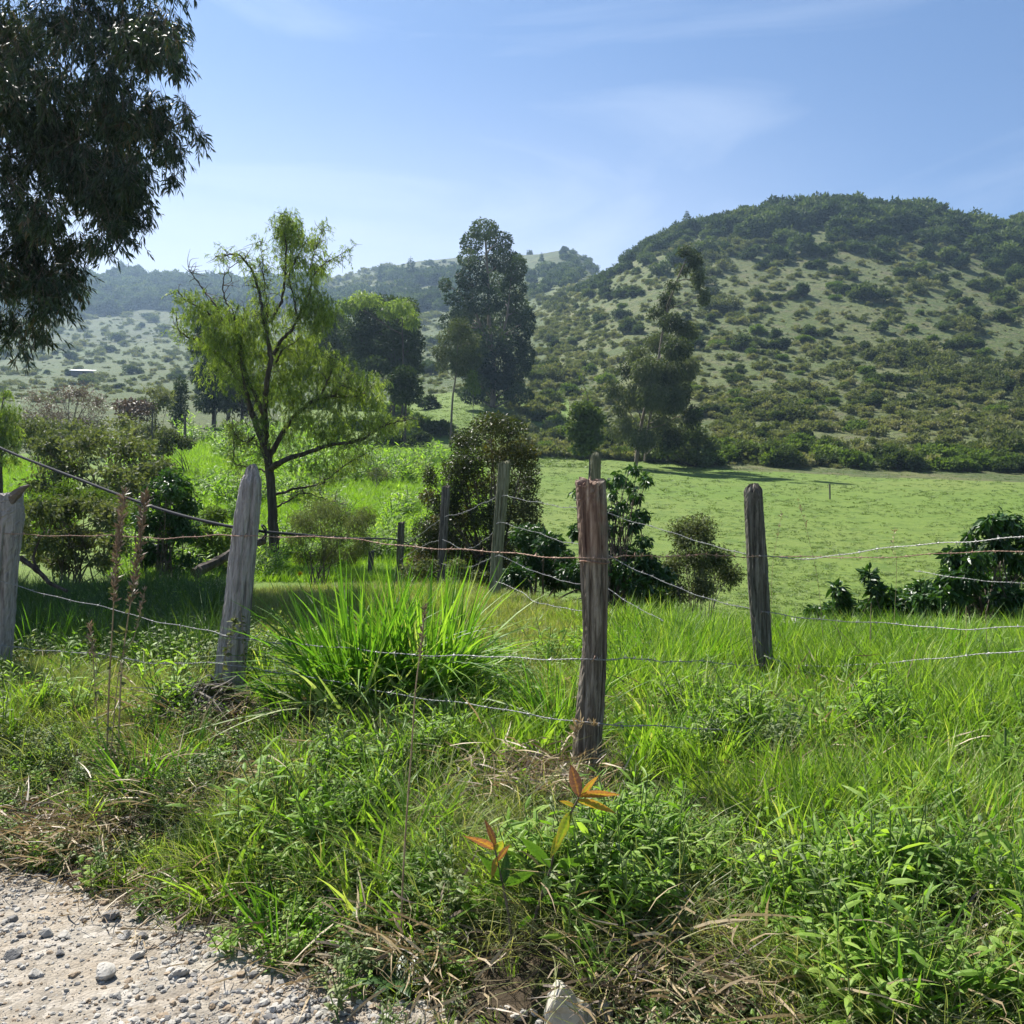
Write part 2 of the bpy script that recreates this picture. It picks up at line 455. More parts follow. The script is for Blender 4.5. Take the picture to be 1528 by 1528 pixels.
def fnoise(x, y, seed=0, oct=4):
    """cheap smooth value noise, vectorised, -1..1"""
    x = np.asarray(x, float); y = np.asarray(y, float)
    tot = np.zeros(np.broadcast(x, y).shape); amp = 1.; s = 0.
    for o in range(oct):
        xi = np.floor(x).astype(np.int64); yi = np.floor(y).astype(np.int64)
        fx = x - xi; fy = y - yi
        fx = fx * fx * (3 - 2 * fx); fy = fy * fy * (3 - 2 * fy)
        def h(a, b):
            n = (a * 374761393 + b * 668265263 + (seed + o) * 974634777) & 0xffffffff
            n = ((n ^ (n >> 13)) * 1274126177) & 0xffffffff
            return ((n ^ (n >> 16)) & 0xffff) / 32767.5 - 1
        tot += amp * ((h(xi, yi) * (1 - fx) + h(xi + 1, yi) * fx) * (1 - fy) + (h(xi, yi + 1) * (1 - fx) + h(xi + 1, yi + 1) * fx) * fy)
        s += amp; amp *= .5; x = x * 2.03 + 17.1; y = y * 2.03 + 5.7
    return tot / s

def H(X, Y):
    X = np.asarray(X, float); Y = np.asarray(Y, float)
    r = np.hypot(X, Y)
    Yc = np.maximum(Y, r * .42)
    Yc = np.maximum(Yc, .55)
    px = np.clip(764 + F * X / Yc, PX0 + 1, PX1 - 1)
    u = np.clip((np.log(Yc) - LU0) / (LU1 - LU0) * (NU - 1), 0, NU - 1.001)
    p = np.clip((px - PX0) / (PX1 - PX0) * (NP - 1), 0, NP - 1.001)
    i = u.astype(int); j = p.astype(int); fu = u - i; fp = p - j
    z = (TAB[i, j] * (1 - fu) + TAB[i + 1, j] * fu) * (1 - fp) + (TAB[i, j + 1] * (1 - fu) + TAB[i + 1, j + 1] * fu) * fp
    d = d_road(X, Y)
    z = z * smooth(-.05, .75, d)
    z = z + smooth(0, .6, d) * smooth(18, 8, r) * .035 * fnoise(X * 2.2, Y * 2.2, 3)
    z = z + smooth(16, 60, r) * .0035 * np.minimum(r, 500) * fnoise(X * .035, Y * .035, 7) * smooth(80, 140, r)
    z = z + smooth(.3, -.1, d) * (.012 * fnoise(X * 3, Y * 3, 5) + .010 * fnoise(X * 11, Y * 11, 9))
    return z

def G(px, Y):
    X = (px - 764.) / F * Y
    return np.array([X, Y, float(H(X, Y))])

_march = np.concatenate([np.linspace(3, 30, 200), np.geomspace(30.2, 1200, 900)])
def hit(px, py, ymin=2.5):
    """where the sight line through photo point (px,py) meets the ground"""
    Ys = _march[_march >= ymin]
    X = (px - 764.) / F * Ys
    yy = 764 + (CZ - H(X, Ys)) / Ys * F
    k = np.nonzero(yy <= py)[0]
    if len(k) == 0:      # passes above the crest: take the crest just under it
        return hit(px, py + 4, ymin) if py < 1500 else None
    return np.array([X[k[0]], Ys[k[0]], float(H(X[k[0]], Ys[k[0]]))])

# the sheet, in polar cells, split by what grows on it
th = np.concatenate([np.linspace(-180, -66, 60)[:-1], np.linspace(-66, -33, 67)[:-1], np.linspace(-33, 33, 441), np.linspace(33, 66, 67)[1:], np.linspace(66, 180, 60)[1:-1]])
rr = np.concatenate([[.02], np.geomspace(.5, 1350, 450)])
TH, RR = np.meshgrid(np.radians(th), rr, indexing='ij')
GX, GY = RR * np.sin(TH), RR * np.cos(TH)
GZ = H(GX, GY)
nth, nr = TH.shape
ii, jj = np.meshgrid(np.arange(nth), np.arange(nr - 1), indexing='ij')
i2 = (ii + 1) % nth
Q = np.stack([ii * nr + jj, i2 * nr + jj, i2 * nr + jj + 1, ii * nr + jj + 1], -1).reshape(-1, 4)
VV = np.stack([GX, GY, GZ], -1).reshape(-1, 3)
ctr = VV[Q].mean(1)
cr = np.hypot(ctr[:, 0], ctr[:, 1]); cpx = 764 + F * ctr[:, 0] / np.maximum(ctr[:, 1], cr * .42)
cd = d_road(ctr[:, 0], ctr[:, 1]) + .10 * fnoise(ctr[:, 0] * 2.5, ctr[:, 1] * 2.5, 21) + .05 * fnoise(ctr[:, 0] * 9, ctr[:, 1] * 9, 22)
past_end = np.where(cpx > 850, 93., np.where(cpx > 420, 150., 78.)) + 5 * fnoise(ctr[:, 0] * .08, ctr[:, 1] * .08, 33)
reg = np.full(len(Q), 4)
reg[cr < 520] = 3
reg[cr < past_end] = 2
reg[cr < 13] = 1
reg[(reg == 3) & (cpx < 815 + 25 * fnoise(ctr[:, 0] * .03, ctr[:, 1] * .03, 36))] = 5
reg[(cd < .06)] = 0

def road_material():
    m, t, out = nodes('road_gravel')
    g = N(t, 'ShaderNodeNewGeometry')
    pos = g.outputs['Position']
    v1 = N(t, 'ShaderNodeTexVoronoi', i_Scale=26.0); t.links.new(pos, v1.inputs['Vector'])
    v2 = N(t, 'ShaderNodeTexVoronoi', i_Scale=75.0); t.links.new(pos, v2.inputs['Vector'])
    n1 = noise_tex(t, 1.6, 5, .6, pos)
    base = ramp(t, n1, [(.34, (.205, .158, .112)), (.48, (.232, .20, .158)), (.62, (.25, .23, .198))])
    sep = N(t, 'ShaderNodeSeparateColor'); t.links.new(v1.outputs['Color'], sep.inputs[0])
    stone = ramp(t, sep.outputs[0], [(0, (.12, .115, .105)), (.5, (.21, .195, .17)), (1, (.32, .305, .28))])
    nm_ = noise_tex(t, 2.2, 4, .6, pos)
    mrx = N(t, 'ShaderNodeMapRange', i_1=.42, i_2=.6, i_3=.25, i_4=.7); t.links.new(nm_, mrx.inputs[0])
    base = mixc(t, mrx.outputs[0], base, stone)
    n2 = noise_tex(t, 40, 4, .6, pos)
    base = mixc(t, n2, mixc(t, .0, base, base), mixc(t, 1.0, base, (1.2, 1.17, 1.12), 'MULTIPLY'))
    bs = N(t, 'ShaderNodeBsdfPrincipled', i_Roughness=.95)
    bs.inputs['Specular IOR Level'].default_value = .1
    t.links.new(base, bs.inputs['Base Color'])
    ad = N(t, 'ShaderNodeMath', operation='ADD'); t.links.new(v1.outputs['Distance'], ad.inputs[0]); t.links.new(v2.outputs['Distance'], ad.inputs[1])
    ad2 = N(t, 'ShaderNodeMath', operation='SUBTRACT'); ad2.inputs[0].default_value = 1.0; t.links.new(ad.outputs[0], ad2.inputs[1])
    bp = N(t, 'ShaderNodeBump', i_Strength=.7, i_Distance=.008); t.links.new(ad2.outputs[0], bp.inputs['Height'])
    t.links.new(bp.outputs[0], bs.inputs['Normal'])
    t.links.new(bs.outputs[0], out.inputs[0])
    return m

M_road = road_material()
M_soil = ground_mat('verge_soil', [(.050, .038, .024), (3.0, .46, .60, (.05, .06, .02)), (14.0, .54, .66, (.12, .09, .055))], bump=(22, .03))
M_field = ground_mat('pasture_turf', [(.090, .148, .021), (.03, .42, .58, (.125, .160, .038)), (.12, .42, .62, (.102, .155, .026)), (.9, .50, .66, (.066, .112, .018)), (3.5, .54, .68, (.065, .115, .026)), (9, .55, .7, (.15, .18, .06))], bump=(4.5, .10))
M_hill = ground_mat('hillside_turf', [(.095, .128, .034), (.035, .42, .58, (.125, .138, .05)), (.12, .46, .60, (.07, .10, .03)), (.30, .50, .64, (.13, .125, .065)), (.7, .50, .62, (.055, .075, .026)), (2.2, .52, .66, (.13, .14, .065)), (5.0, .55, .66, (.05, .07, .025))], bump=(1.1, .9))
M_slope = ground_mat('valley_slope_turf', [(.062, .098, .026), (.03, .42, .58, (.085, .105, .036)), (.12, .46, .60, (.045, .072, .021)), (.4, .50, .62, (.09, .10, .045)), (1.2, .50, .62, (.036, .055, .018)), (3, .52, .66, (.09, .105, .045))], bump=(.8, .9))
M_far = ground_mat('far_hill_turf', [(.048, .072, .024), (.010, .44, .56, (.03, .046, .018)), (.03, .46, .60, (.075, .092, .034)), (.16, .50, .62, (.028, .04, .017)), (.5, .5, .64, (.07, .08, .036))], bump=(.35, 1.2))

for k, (nm, mat, lab, cat) in zip((0, 1, 2, 3, 5, 4), [('road', M_road, 'pale stony gravel road running along the grassy verge', 'road'),
        ('ground', M_soil, 'grassy roadside bank under the weeds and the fence', 'ground'),
        ('pasture', M_field, 'smooth bright green grazing pasture below the hill', 'pasture'),
        ('hill', M_hill, 'steep shrub dotted hill rising beyond the pasture', 'hill'),
        ('valley_slope', M_slope, 'hazy green scrub dotted slope across the valley behind the willow', 'slope'),
        ('far_hills', M_far, 'hazy wooded far hills on the skyline', 'hills')]):
    q = Q[reg == k]
    if len(q) == 0: continue
    used, inv = np.unique(q, return_inverse=True)
    b = MB(); b.add(VV[used], inv.reshape(-1, 4))
    tag(b.obj(nm, mat, smooth_shade=True), lab, cat, kind='structure')

# ------------------------------------------------------------------ scatter for stuff nobody could count
def proto_set(name, meshes):
    c = bpy.data.collections.new(name)
    for i, me in enumerate(meshes):
        o = bpy.data.objects.new('%s_%02d' % (name, i), me)
        c.objects.link(o)
    return c

def scatter(name, pts, scale, protos, n_protos, label, cat, tilt=.15, rot=None, realize=True):
    pts = np.asarray(pts, float).reshape(-1, 3); n = len(pts)
    me = bpy.data.meshes.new(name)
    me.vertices.add(n); me.vertices.foreach_set('co', pts.astype(np.float32).ravel())
    ro = np.stack([rng.normal(0, tilt, n), rng.normal(0, tilt, n), rng.random(n) * 6.283], -1) if rot is None else rot
    a = me.attributes.new('rot', 'FLOAT_VECTOR', 'POINT'); a.data.foreach_set('vector', ro.astype(np.float32).ravel())
    a = me.attributes.new('scl', 'FLOAT', 'POINT'); a.data.foreach_set('value', np.broadcast_to(scale, (n,)).astype(np.float32))
    a = me.attributes.new('idx', 'INT', 'POINT'); a.data.foreach_set('value', rng.integers(0, n_protos, n).astype(np.int32))
    a = me.attributes.new('tint', 'FLOAT', 'POINT'); a.data.foreach_set('value', rng.random(n).astype(np.float32))
    me.update()
    o = bpy.data.objects.new(name, me); col.objects.link(o)
    tag(o, label, cat, kind='stuff')
    g = bpy.data.node_groups.new(name + '_nodes', 'GeometryNodeTree')
    g.interface.new_socket('Geometry', in_out='INPUT', socket_type='NodeSocketGeometry')
    g.interface.new_socket('Geometry', in_out='OUTPUT', socket_type='NodeSocketGeometry')
    gi = g.nodes.new('NodeGroupInput'); go = g.nodes.new('NodeGroupOutput')
    ci = g.nodes.new('GeometryNodeCollectionInfo')
    ci.inputs['Collection'].default_value = protos
    ci.inputs['Separate Children'].default_value = True
    ci.inputs['Reset Children'].default_value = True
    ip = g.nodes.new('GeometryNodeInstanceOnPoints')
    ip.inputs['Pick Instance'].default_value = True
    def named(nm, ty):
        x = g.nodes.new('GeometryNodeInputNamedAttribute'); x.data_type = ty; x.inputs[0].default_value = nm
        return x.outputs[0]
    e2r = g.nodes.new('FunctionNodeEulerToRotation')
    g.links.new(named('rot', 'FLOAT_VECTOR'), e2r.inputs[0])
    g.links.new(e2r.outputs[0], ip.inputs['Rotation'])
    g.links.new(named('scl', 'FLOAT'), ip.inputs['Scale'])
    g.links.new(named('idx', 'INT'), ip.inputs['Instance Index'])
    g.links.new(gi.outputs[0], ip.inputs['Points'])
    g.links.new(ci.outputs[0], ip.inputs['Instance'])
    ri = g.nodes.new('GeometryNodeRealizeInstances')
    g.links.new(ip.outputs[0], ri.inputs[0])
    g.links.new((ri if realize else ip).outputs[0], go.inputs[0])
    md = o.modifiers.new('scatter', 'NODES'); md.node_group = g
    return o

_hp = np.arange(-260., 1761., 4.)
_hy = 764 + (CZ - H((_hp[:, None] - 764) / F * _march[None], np.broadcast_to(_march[None], (len(_hp), len(_march))))) / _march[None] * F
def hit_many(px, py, ymin=2.5):
    px = np.asarray(px, float); py = np.asarray(py, float)
    ys = _march >= ymin; m = _march[ys]
    row = np.clip(np.round((px + 260) / 4).astype(int), 0, len(_hp) - 1)
    ok = _hy[row][:, ys] <= py[:, None]
    k = ok.argmax(1); g = ok.any(1)
    X = (px[g] - 764) / F * m[k[g]]; Y = m[k[g]] * (1 + .004 * rng.normal(size=g.sum()))
    return np.stack([X, Y, H(X, Y)], -1)

# ------------------------------------------------------------------ prototypes
def up_side(D):
    a = rand_unit(len(D))
    return unit(np.cross(D, a))

def clump_grass(nb, h, wd, spread, lean, mat, droop=.35, nseg=3):
    b = MB()
    ang = rng.random(nb) * 6.283; rad = spread * np.sqrt(rng.random(nb))
    B = np.stack([rad * np.cos(ang), rad * np.sin(ang), np.full(nb, -.01)], -1)
    out = ang + rng.normal(0, .7, nb)
    ln = lean * (.25 + rng.random(nb))
    D = unit(np.stack([np.cos(out) * ln, np.sin(out) * ln, np.ones(nb)], -1))
    L = h * (.45 + .65 * rng.random(nb))
    S = unit(np.cross(D, np.stack([np.cos(out + rng.normal(0, .8, nb)), np.sin(out + rng.normal(0, .8, nb)), np.zeros(nb)], -1)))
    bend = np.stack([np.cos(out), np.sin(out), -np.full(nb, .75)], -1) * (L * droop * (.2 + rng.random(nb)))[:, None]
    ribbons(b, B, D, S, L, wd * (.6 + .7 * rng.random(nb)), bend, nseg, p_grass)
    return b.mesh('grass_clump', mat)

def plant_weed(h, leaf, wid, nst, nlf, mat, up=.6, prof=p_leaf):
    b = MB()
    for s in range(nst):
        a = rng.random() * 6.283; ln = .1 + .5 * rng.random()
        top = np.array([math.cos(a) * ln * h, math.sin(a) * ln * h, h * (.6 + .5 * rng.random())])
        base = np.array([rng.normal(0, .02), rng.normal(0, .02), -.01])
        pts = np.linspace(0, 1, 5)[:, None] * (top - base) + base
        tube(b, pts, interp_rad(5, .0028, .0012), 3, .35, 1, cap=False)
        n = nlf
        t = .2 + .8 * (np.arange(n) + rng.random(n) * .6) / n
        B = base + t[:, None] * (top - base)
        o = np.arange(n) * 2.4 + rng.random() * 6 + rng.normal(0, .3, n)
        D = unit(np.stack([np.cos(o), np.sin(o), np.full(n, up) + rng.normal(0, .3, n)], -1))
        S = unit(np.cross(D, np.array([0, 0, 1.])) + rng.normal(0, .25, (n, 3)))
        L = leaf * (1.1 - .5 * t) * (.7 + .5 * rng.random(n))
        ribbons(b, B, D, S, L, wid / leaf * L, np.array([0, 0, -1.]) * (L * .3)[:, None], 3, prof, fold=.25)
    return b.mesh('weed_plant', [mat, M_stem])

def straw(n, ln, mat):
    b = MB()
    B = np.stack([rng.normal(0, .1, n), rng.normal(0, .1, n), .005 + .05 * rng.random(n)], -1)
    a = rng.random(n) * 6.283
    D = unit(np.stack([np.cos(a), np.sin(a), rng.normal(.15, .3, n)], -1))
    L = ln * (.4 + .8 * rng.random(n))
    ribbons(b, B, D, up_side(D), L, .004 + .004 * rng.random(n), np.stack([rng.normal(0, .3, n), rng.normal(0, .3, n), -.4 * rng.random(n)], -1) * L[:, None], 3, p_grass)
    return b.mesh('straw_tangle', mat)

def bush_mesh(rx, rz, npuff, nleaf, lsize, mat, flat=.25, stem=True, droop=.0, nseg=1):
    """rounded shrub of leaf puffs sitting on z=0, radius about rx, height 2*rz"""
    b = MB()
    pu = rand_unit(npuff)
    pu[:, 2] = np.abs(pu[:, 2]) * 1.25 - flat
    rad = (.45 + .5 * rng.random(npuff))
    C = pu * rad[:, None] * np.array([rx, rx, rz]) + np.array([0, 0, rz * .75])
    C[:, 2] = np.maximum(C[:, 2], rz * .22)
    k = nleaf // npuff
    for c in C:
        pr = rx * (.22 + .26 * rng.random())
        n = int(k * (.6 + .8 * rng.random()))
        u = rand_unit(n)
        rad_ = pr * rng.random(n) ** .4
        B = c + u * rad_[:, None] * np.array([1.15, 1.15, .85])
        D = unit(u * .6 + rand_unit(n) * .8 + np.array([0, 0, .25 - droop]))
        L = lsize * (.6 + .8 * rng.random(n))
        ribbons(b, B, D, up_side(D), L, L * .55, rand_unit(n) * (L * .2)[:, None], nseg, p_leaf, v=np.clip(rng.random() * .5 + rng.random(n) * .6 - .05, 0, 1))
    if stem:
        for i in range(7):
            c = C[rng.integers(len(C))]
            pts = np.array([[rng.normal(0, .06 * rx), rng.normal(0, .06 * rx), -.3], c * np.array([.5, .5, .45]), c])
            tube(b, catmull(pts, 4), interp_rad(9, .035 * rx, .008 * rx), 4, .5, 1, cap=False)
    return b.mesh('shrub', [mat, M_twig])

print('protos')
P_short = proto_set('short_grass', [clump_grass(34, .16, .0055, .09, .5, M_grass) for _ in range(5)] + [clump_grass(26, .22, .006, .07, .4, M_grass) for _ in range(3)])
P_tall = proto_set('tall_grass', [clump_grass(40, .42, .009, .10, .38, M_grass_bright, .35, 4) for _ in range(5)])
M_wiry = leaf_mat('wiry_blades', [(0, (.10, .14, .05)), (.5, (.22, .25, .10)), (1, (.46, .40, .24))], trans=.35)
P_crest = proto_set('crest_grass', [clump_grass(34, .22, .006, .11, .6, M_crest) for _ in range(5)])
M_dark = leaf_mat('shade_toned_blades', [(0, (.02, .05, .01)), (.6, (.045, .095, .018)), (1, (.10, .15, .035))], trans=.3)  # grass greens darkened to add to the shade under the hanging gum
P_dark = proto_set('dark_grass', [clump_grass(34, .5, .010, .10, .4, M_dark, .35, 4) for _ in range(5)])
P_wide = proto_set('wide_grass', [clump_grass(22, .30, .013, .07, .5, M_grass_bright, .4, 4) for _ in range(4)])
P_weed = proto_set('lance_weed', [plant_weed(.21, .095, .020, 5, 9, M_weed) for _ in range(4)] + [plant_weed(.16, .052, .028, 6, 8, M_weed, .4) for _ in range(3)] + [plant_weed(.24, .10, .012, 5, 12, M_weed, .9) for _ in range(3)] + [plant_weed(.20, .045, .013, 8, 14, M_weed_grey) for _ in range(2)] + [plant_weed(.18, .05, .016, 8, 12, M_weed) for _ in range(3)])
P_small = proto_set('small_weed', [plant_weed(.10, .032, .016, 6, 9, M_weed) for _ in range(3)] + [plant_weed(.11, .034, .012, 6, 9, M_weed_grey) for _ in range(4)])
P_dry = proto_set('dry_straw', [straw(30, .13, M_dry) for _ in range(4)] + [straw(26, .09, M_brown) for _ in range(3)])
P_meadow = proto_set('meadow_grass', [clump_grass(26, .5, .022, .22, .5, M_meadow, .4, 3) for _ in range(5)])
P_turf = proto_set('pasture_tuft', [clump_grass(26, .16, .022, .20, .9, M_pasture, .5, 2) for _ in range(5)])
bush_a = [bush_mesh(1, .8, 13, 1900, .21, M_bush) for _ in range(5)]
bush_l = [bush_mesh(1, .75, 12, 1700, .21, M_bush_light) for _ in range(3)]
scrub_m = [bush_mesh(1, .55, 8, 420, .30, M_scrub, stem=False) for _ in range(5)]
for_m = [bush_mesh(1, .95, 12, 1000, .27, M_forest, stem=False) for _ in range(6)]
P_scrub = proto_set('scrub', scrub_m)
M_olive = leaf_mat('olive_scrub_leaves', [(0, (.034, .05, .02)), (.4, (.085, .105, .04)), (.75, (.145, .16, .07)), (1, (.20, .195, .10))], trans=.28, obj_var=.7, spec=.08, rough=.7)
P_mixed = proto_set('thicket', [bush_mesh(1, .7, 11, 800, .22, M_olive, stem=False) for _ in range(8)])
P_forest = proto_set('forest', for_m)

# ------------------------------------------------------------------ right-hand hill: forest, scrub, shrubs
def fline(px):      # lower edge of the wood that caps the hill
    return np.interp(px, [880, 940, 1010, 1060, 1120, 1200, 1300, 1380, 1450, 1528, 1700], [438, 400, 368, 360, 356, 350, 346, 354, 368, 384, 398])
n = 2300
px = rng.uniform(850, 1640, n)
cx = np.interp(px, [850, 900, 940, 1020, 1130, 1270, 1400, 1528, 1700], [440, 410, 375, 337, 314, 304, 322, 338, 365])
f = rng.random(n)
low = fline(px) - 7 + 16 * fnoise(px * .022, px * 0, 31)
py = np.where(rng.random(n) < .84, cx + (low - cx) * f, low + 48 * f ** 2.6)
pts = hit_many(px, py, 150)
pts = pts[(pts[:, 1] < 480) & (rng.random(len(pts)) < np.interp(pts[:, 0] / pts[:, 1], [.05, .2], [.3, 1]))]
scatter('hill_forest', pts - np.array([0, 0, .6]), (1.4 + 3.4 * rng.random(len(pts)) ** 2.0) * np.interp(pts[:, 0] / pts[:, 1], [.10, .32], [.42, 1]), P_forest, len(for_m), 'dense dark wood covering the top of the round hill', 'forest', .1, realize=False)

px = rng.uniform(760, 1600, 7500); py = rng.uniform(345, 700, 7500)
dens = .30 + .45 * smooth(-.25, .35, fnoise(px * .012, py * .02, 41)) + .5 * smooth(560, 680, py)
k = rng.random(len(px)) < dens * (1 - .6 * smooth(630, 660, py) * (px > 1000))
pts = hit_many(px[k], py[k], 94)
pts = pts[pts[:, 1] < 460]
scatter('hillside_scrub', pts - np.array([0, 0, .15]), .35 + 1.1 * rng.random(len(pts)) ** 2.2, P_scrub, len(scrub_m), 'low olive scrub and rough grass all over the hillside', 'scrub', .15, realize=False)

px = rng.uniform(800, 1640, 3800); py = rng.uniform(360, 690, 3800)
k = (fnoise(px * .016 + 3, py * .03, 43) + .35 * smooth(1250, 1528, px) + .25 * smooth(430, 380, py)) > .47
pts = hit_many(px[k], py[k], 96); pts = pts[pts[:, 1] < 400]
scatter('hillside_thicket', pts - np.array([0, 0, .4]), (.8 + 1.9 * rng.random(len(pts)) ** 1.6), P_mixed, 8, 'irregular clumps of taller scrub on the hillside', 'scrub', .15, realize=False)

HG = 'shrubs dotted over the open hillside'
shrub_meshes = bush_a + bush_l
def shrub(px, py, r, kind=None, ymin=94, name='hill_shrub', label=None, cat='shrub', group=HG, flatten=.0):
    p = hit(px, py, ymin)
    if p is None: return None
    light = (rng.random() < .45) if kind is None else kind == 'light'
    me = bush_l[rng.integers(len(bush_l))] if light else bush_a[rng.integers(len(bush_a))]
    o = bpy.data.objects.new(name, me)
    s = r * p[1] / F
    o.scale = (s * rng.uniform(.95, 1.2), s, s * rng.uniform(.75, 1.05))
    o.location = p - np.array([0, 0, .25 * s])
    o.rotation_euler = (0, 0, rng.random() * 6.28)
    col.objects.link(o)
    if label is None:
        label = 'pale green rounded shrub standing on the open hillside beyond the pasture' if light else 'dark rounded shrub standing on the open hillside beyond the pasture'
        group = HG + (', pale ones' if light else ', dark ones')
    return tag(o, label, cat, group)
named_bush = [(1108, 522, 17), (1162, 522, 18), (1140, 518, 10), (1106, 552, 10), (1225, 532, 9), (1265, 510, 9), (1325, 574, 22), (1300, 574, 14), (1348, 572, 13), (1210, 500, 14), (1235, 502, 10), (1312, 495, 16),
 (1285, 447, 20), (1310, 450, 18), (1265, 440, 14), (1349, 414, 16), (1372, 412, 13), (1252, 412, 14), (1232, 385, 15), (1148, 402, 10), (1118, 388, 15), (1152, 378, 13), (1060, 380, 13), (1158, 449, 10), (1128, 449, 12), (1195, 444, 16), (1180, 446, 12),
 (1402, 425, 14), (1472, 434, 16), (1456, 430, 13), (1496, 480, 15), (1435, 520, 18), (1415, 524, 14), (1455, 518, 12), (1212, 620, 14), (1198, 618, 10), (1061, 622, 15), (1080, 622, 12), (1101, 620, 10), (1309, 607, 15), (1292, 607, 12), (1365, 600, 13), (1345, 604, 12),
 (1469, 570, 12), (1505, 584, 14), (1500, 450, 18), (1515, 400, 18), (1440, 455, 12), (930, 443, 14), (950, 442, 12), (914, 446, 11), (879, 446, 12), (939, 496, 17), (955, 498, 12), (855, 516, 10), (831, 520, 11), (872, 470, 8), (1060, 480, 11), (1040, 520, 13), (1075, 505, 9), (1085, 560, 9), (1130, 600, 12)]
for b_ in named_bush:
    shrub(*b_, kind='dark')
for i in range(95):
    px = rng.uniform(860, 1560); t_ = rng.random()
    py = rng.uniform(400, 690)
    if py > 560 and px < 1000: continue
    shrub(px, py, rng.uniform(6, 13) * (1.25 if py > 620 else 1))
# the thick band of shrubs at the foot of the hill
HB = 'thicket shrubs along the far edge of the pasture'
for i in range(78):
    px = rng.uniform(1040, 1600); f = rng.random()
    py = np.interp(px, [1040, 1528], [694, 708]) - 30 * f ** 1.3
    lt = rng.random() < (.6 if f > .3 else .35)
    shrub(px, py, rng.uniform(15, 27), 'light' if lt else 'dark', 90, 'thicket_shrub',
          ('pale green bushy shrub in the thicket bordering the far side of the pasture' if lt else 'dark bushy shrub in the thicket bordering the far side of the pasture'), 'shrub', HB + (', pale ones' if lt else ', dark ones'))

# ------------------------------------------------------------------ far left hills
def far_wood(n, pxa, pxb, fy0, fy1, s0, s1, ymin):
    px = rng.uniform(pxa, pxb, n)
    a = np.array([fy0(x) for x in px]); b = np.array([fy1(x) for x in px])
    p = hit_many(px, a + (b - a) * rng.random(n), ymin)
    return p, s0 + (s1 - s0) * rng.random(len(p)) ** 1.5
p1, s1 = far_wood(1500, -150, 470, lambda x: np.interp(x, [0, 200, 400, 470], [410, 408, 424, 428]), lambda x: np.interp(x, [0, 200, 400, 470], [468, 466, 462, 455]) + 6 * math.sin(x * .05), 4, 9, 300)
p2, s2 = far_wood(260, 450, 700, lambda x: 440, lambda x: np.interp(x, [450, 700], [470, 462]), 3, 6, 250)
p3, s3 = far_wood(130, 570, 690, lambda x: np.interp(x, [570, 690], [412, 414]), lambda x: np.interp(x, [570, 690], [424, 428]), 3, 6, 250)
p4, s4 = far_wood(70, 790, 900, lambda x: np.interp(x, [790, 900], [400, 392]), lambda x: np.interp(x, [790, 900], [445, 410]), 2.0, 4, 250)
p5, s5 = far_wood(70, 500, 900, lambda x: np.interp(x, [500, 600, 720, 850, 900], [418, 396, 388, 370, 362]), lambda x: np.interp(x, [500, 600, 720, 850, 900], [424, 400, 391, 373, 365]), 1.2, 2.6, 250)
p6, s6 = far_wood(150, 840, 940, lambda x: np.interp(x, [840, 940], [372, 358]), lambda x: 400, 1.2, 3.2, 400)
pts = np.concatenate([p1, p2, p3, p4, p5, p6]); ss = np.concatenate([s1, s2, s3, s4, s5, s6])
scatter('distant_forest', pts - np.array([0, 0, 1.]), ss, P_forest, len(for_m), 'hazy blue woods on the distant skyline hills', 'forest', .08, realize=False)
px = rng.uniform(-60, 900, 8500); py = rng.uniform(400, 610, 8500)
pts = hit_many(px, py, 140); pts = pts[pts[:, 1] > 150]; pts = pts[rng.random(len(pts)) < .45 + .55 * smooth(-.3, .2, fnoise(pts[:, 0] * .02, pts[:, 1] * .02, 35))]
scatter('distant_scrub', pts - np.array([0, 0, .3]), (.35 + 1.7 * rng.random(len(pts)) ** 3) * np.clip(pts[:, 1] / 320, .5, 2.2), P_scrub, len(scrub_m), 'scattered scrub over the pale distant slopes', 'scrub', .1, realize=False)
for i in range(46):
    px = rng.uniform(-20, 340) if i < 34 else rng.uniform(480, 660); py = rng.uniform(475, 590) if i < 34 else rng.uniform(475, 560)
    shrub(px, py, rng.uniform(5, 12), 'dark', 150, 'distant_shrub', 'hazy dark shrub on the pale slopes far across the valley', 'shrub', 'shrubs on the slopes across the valley')

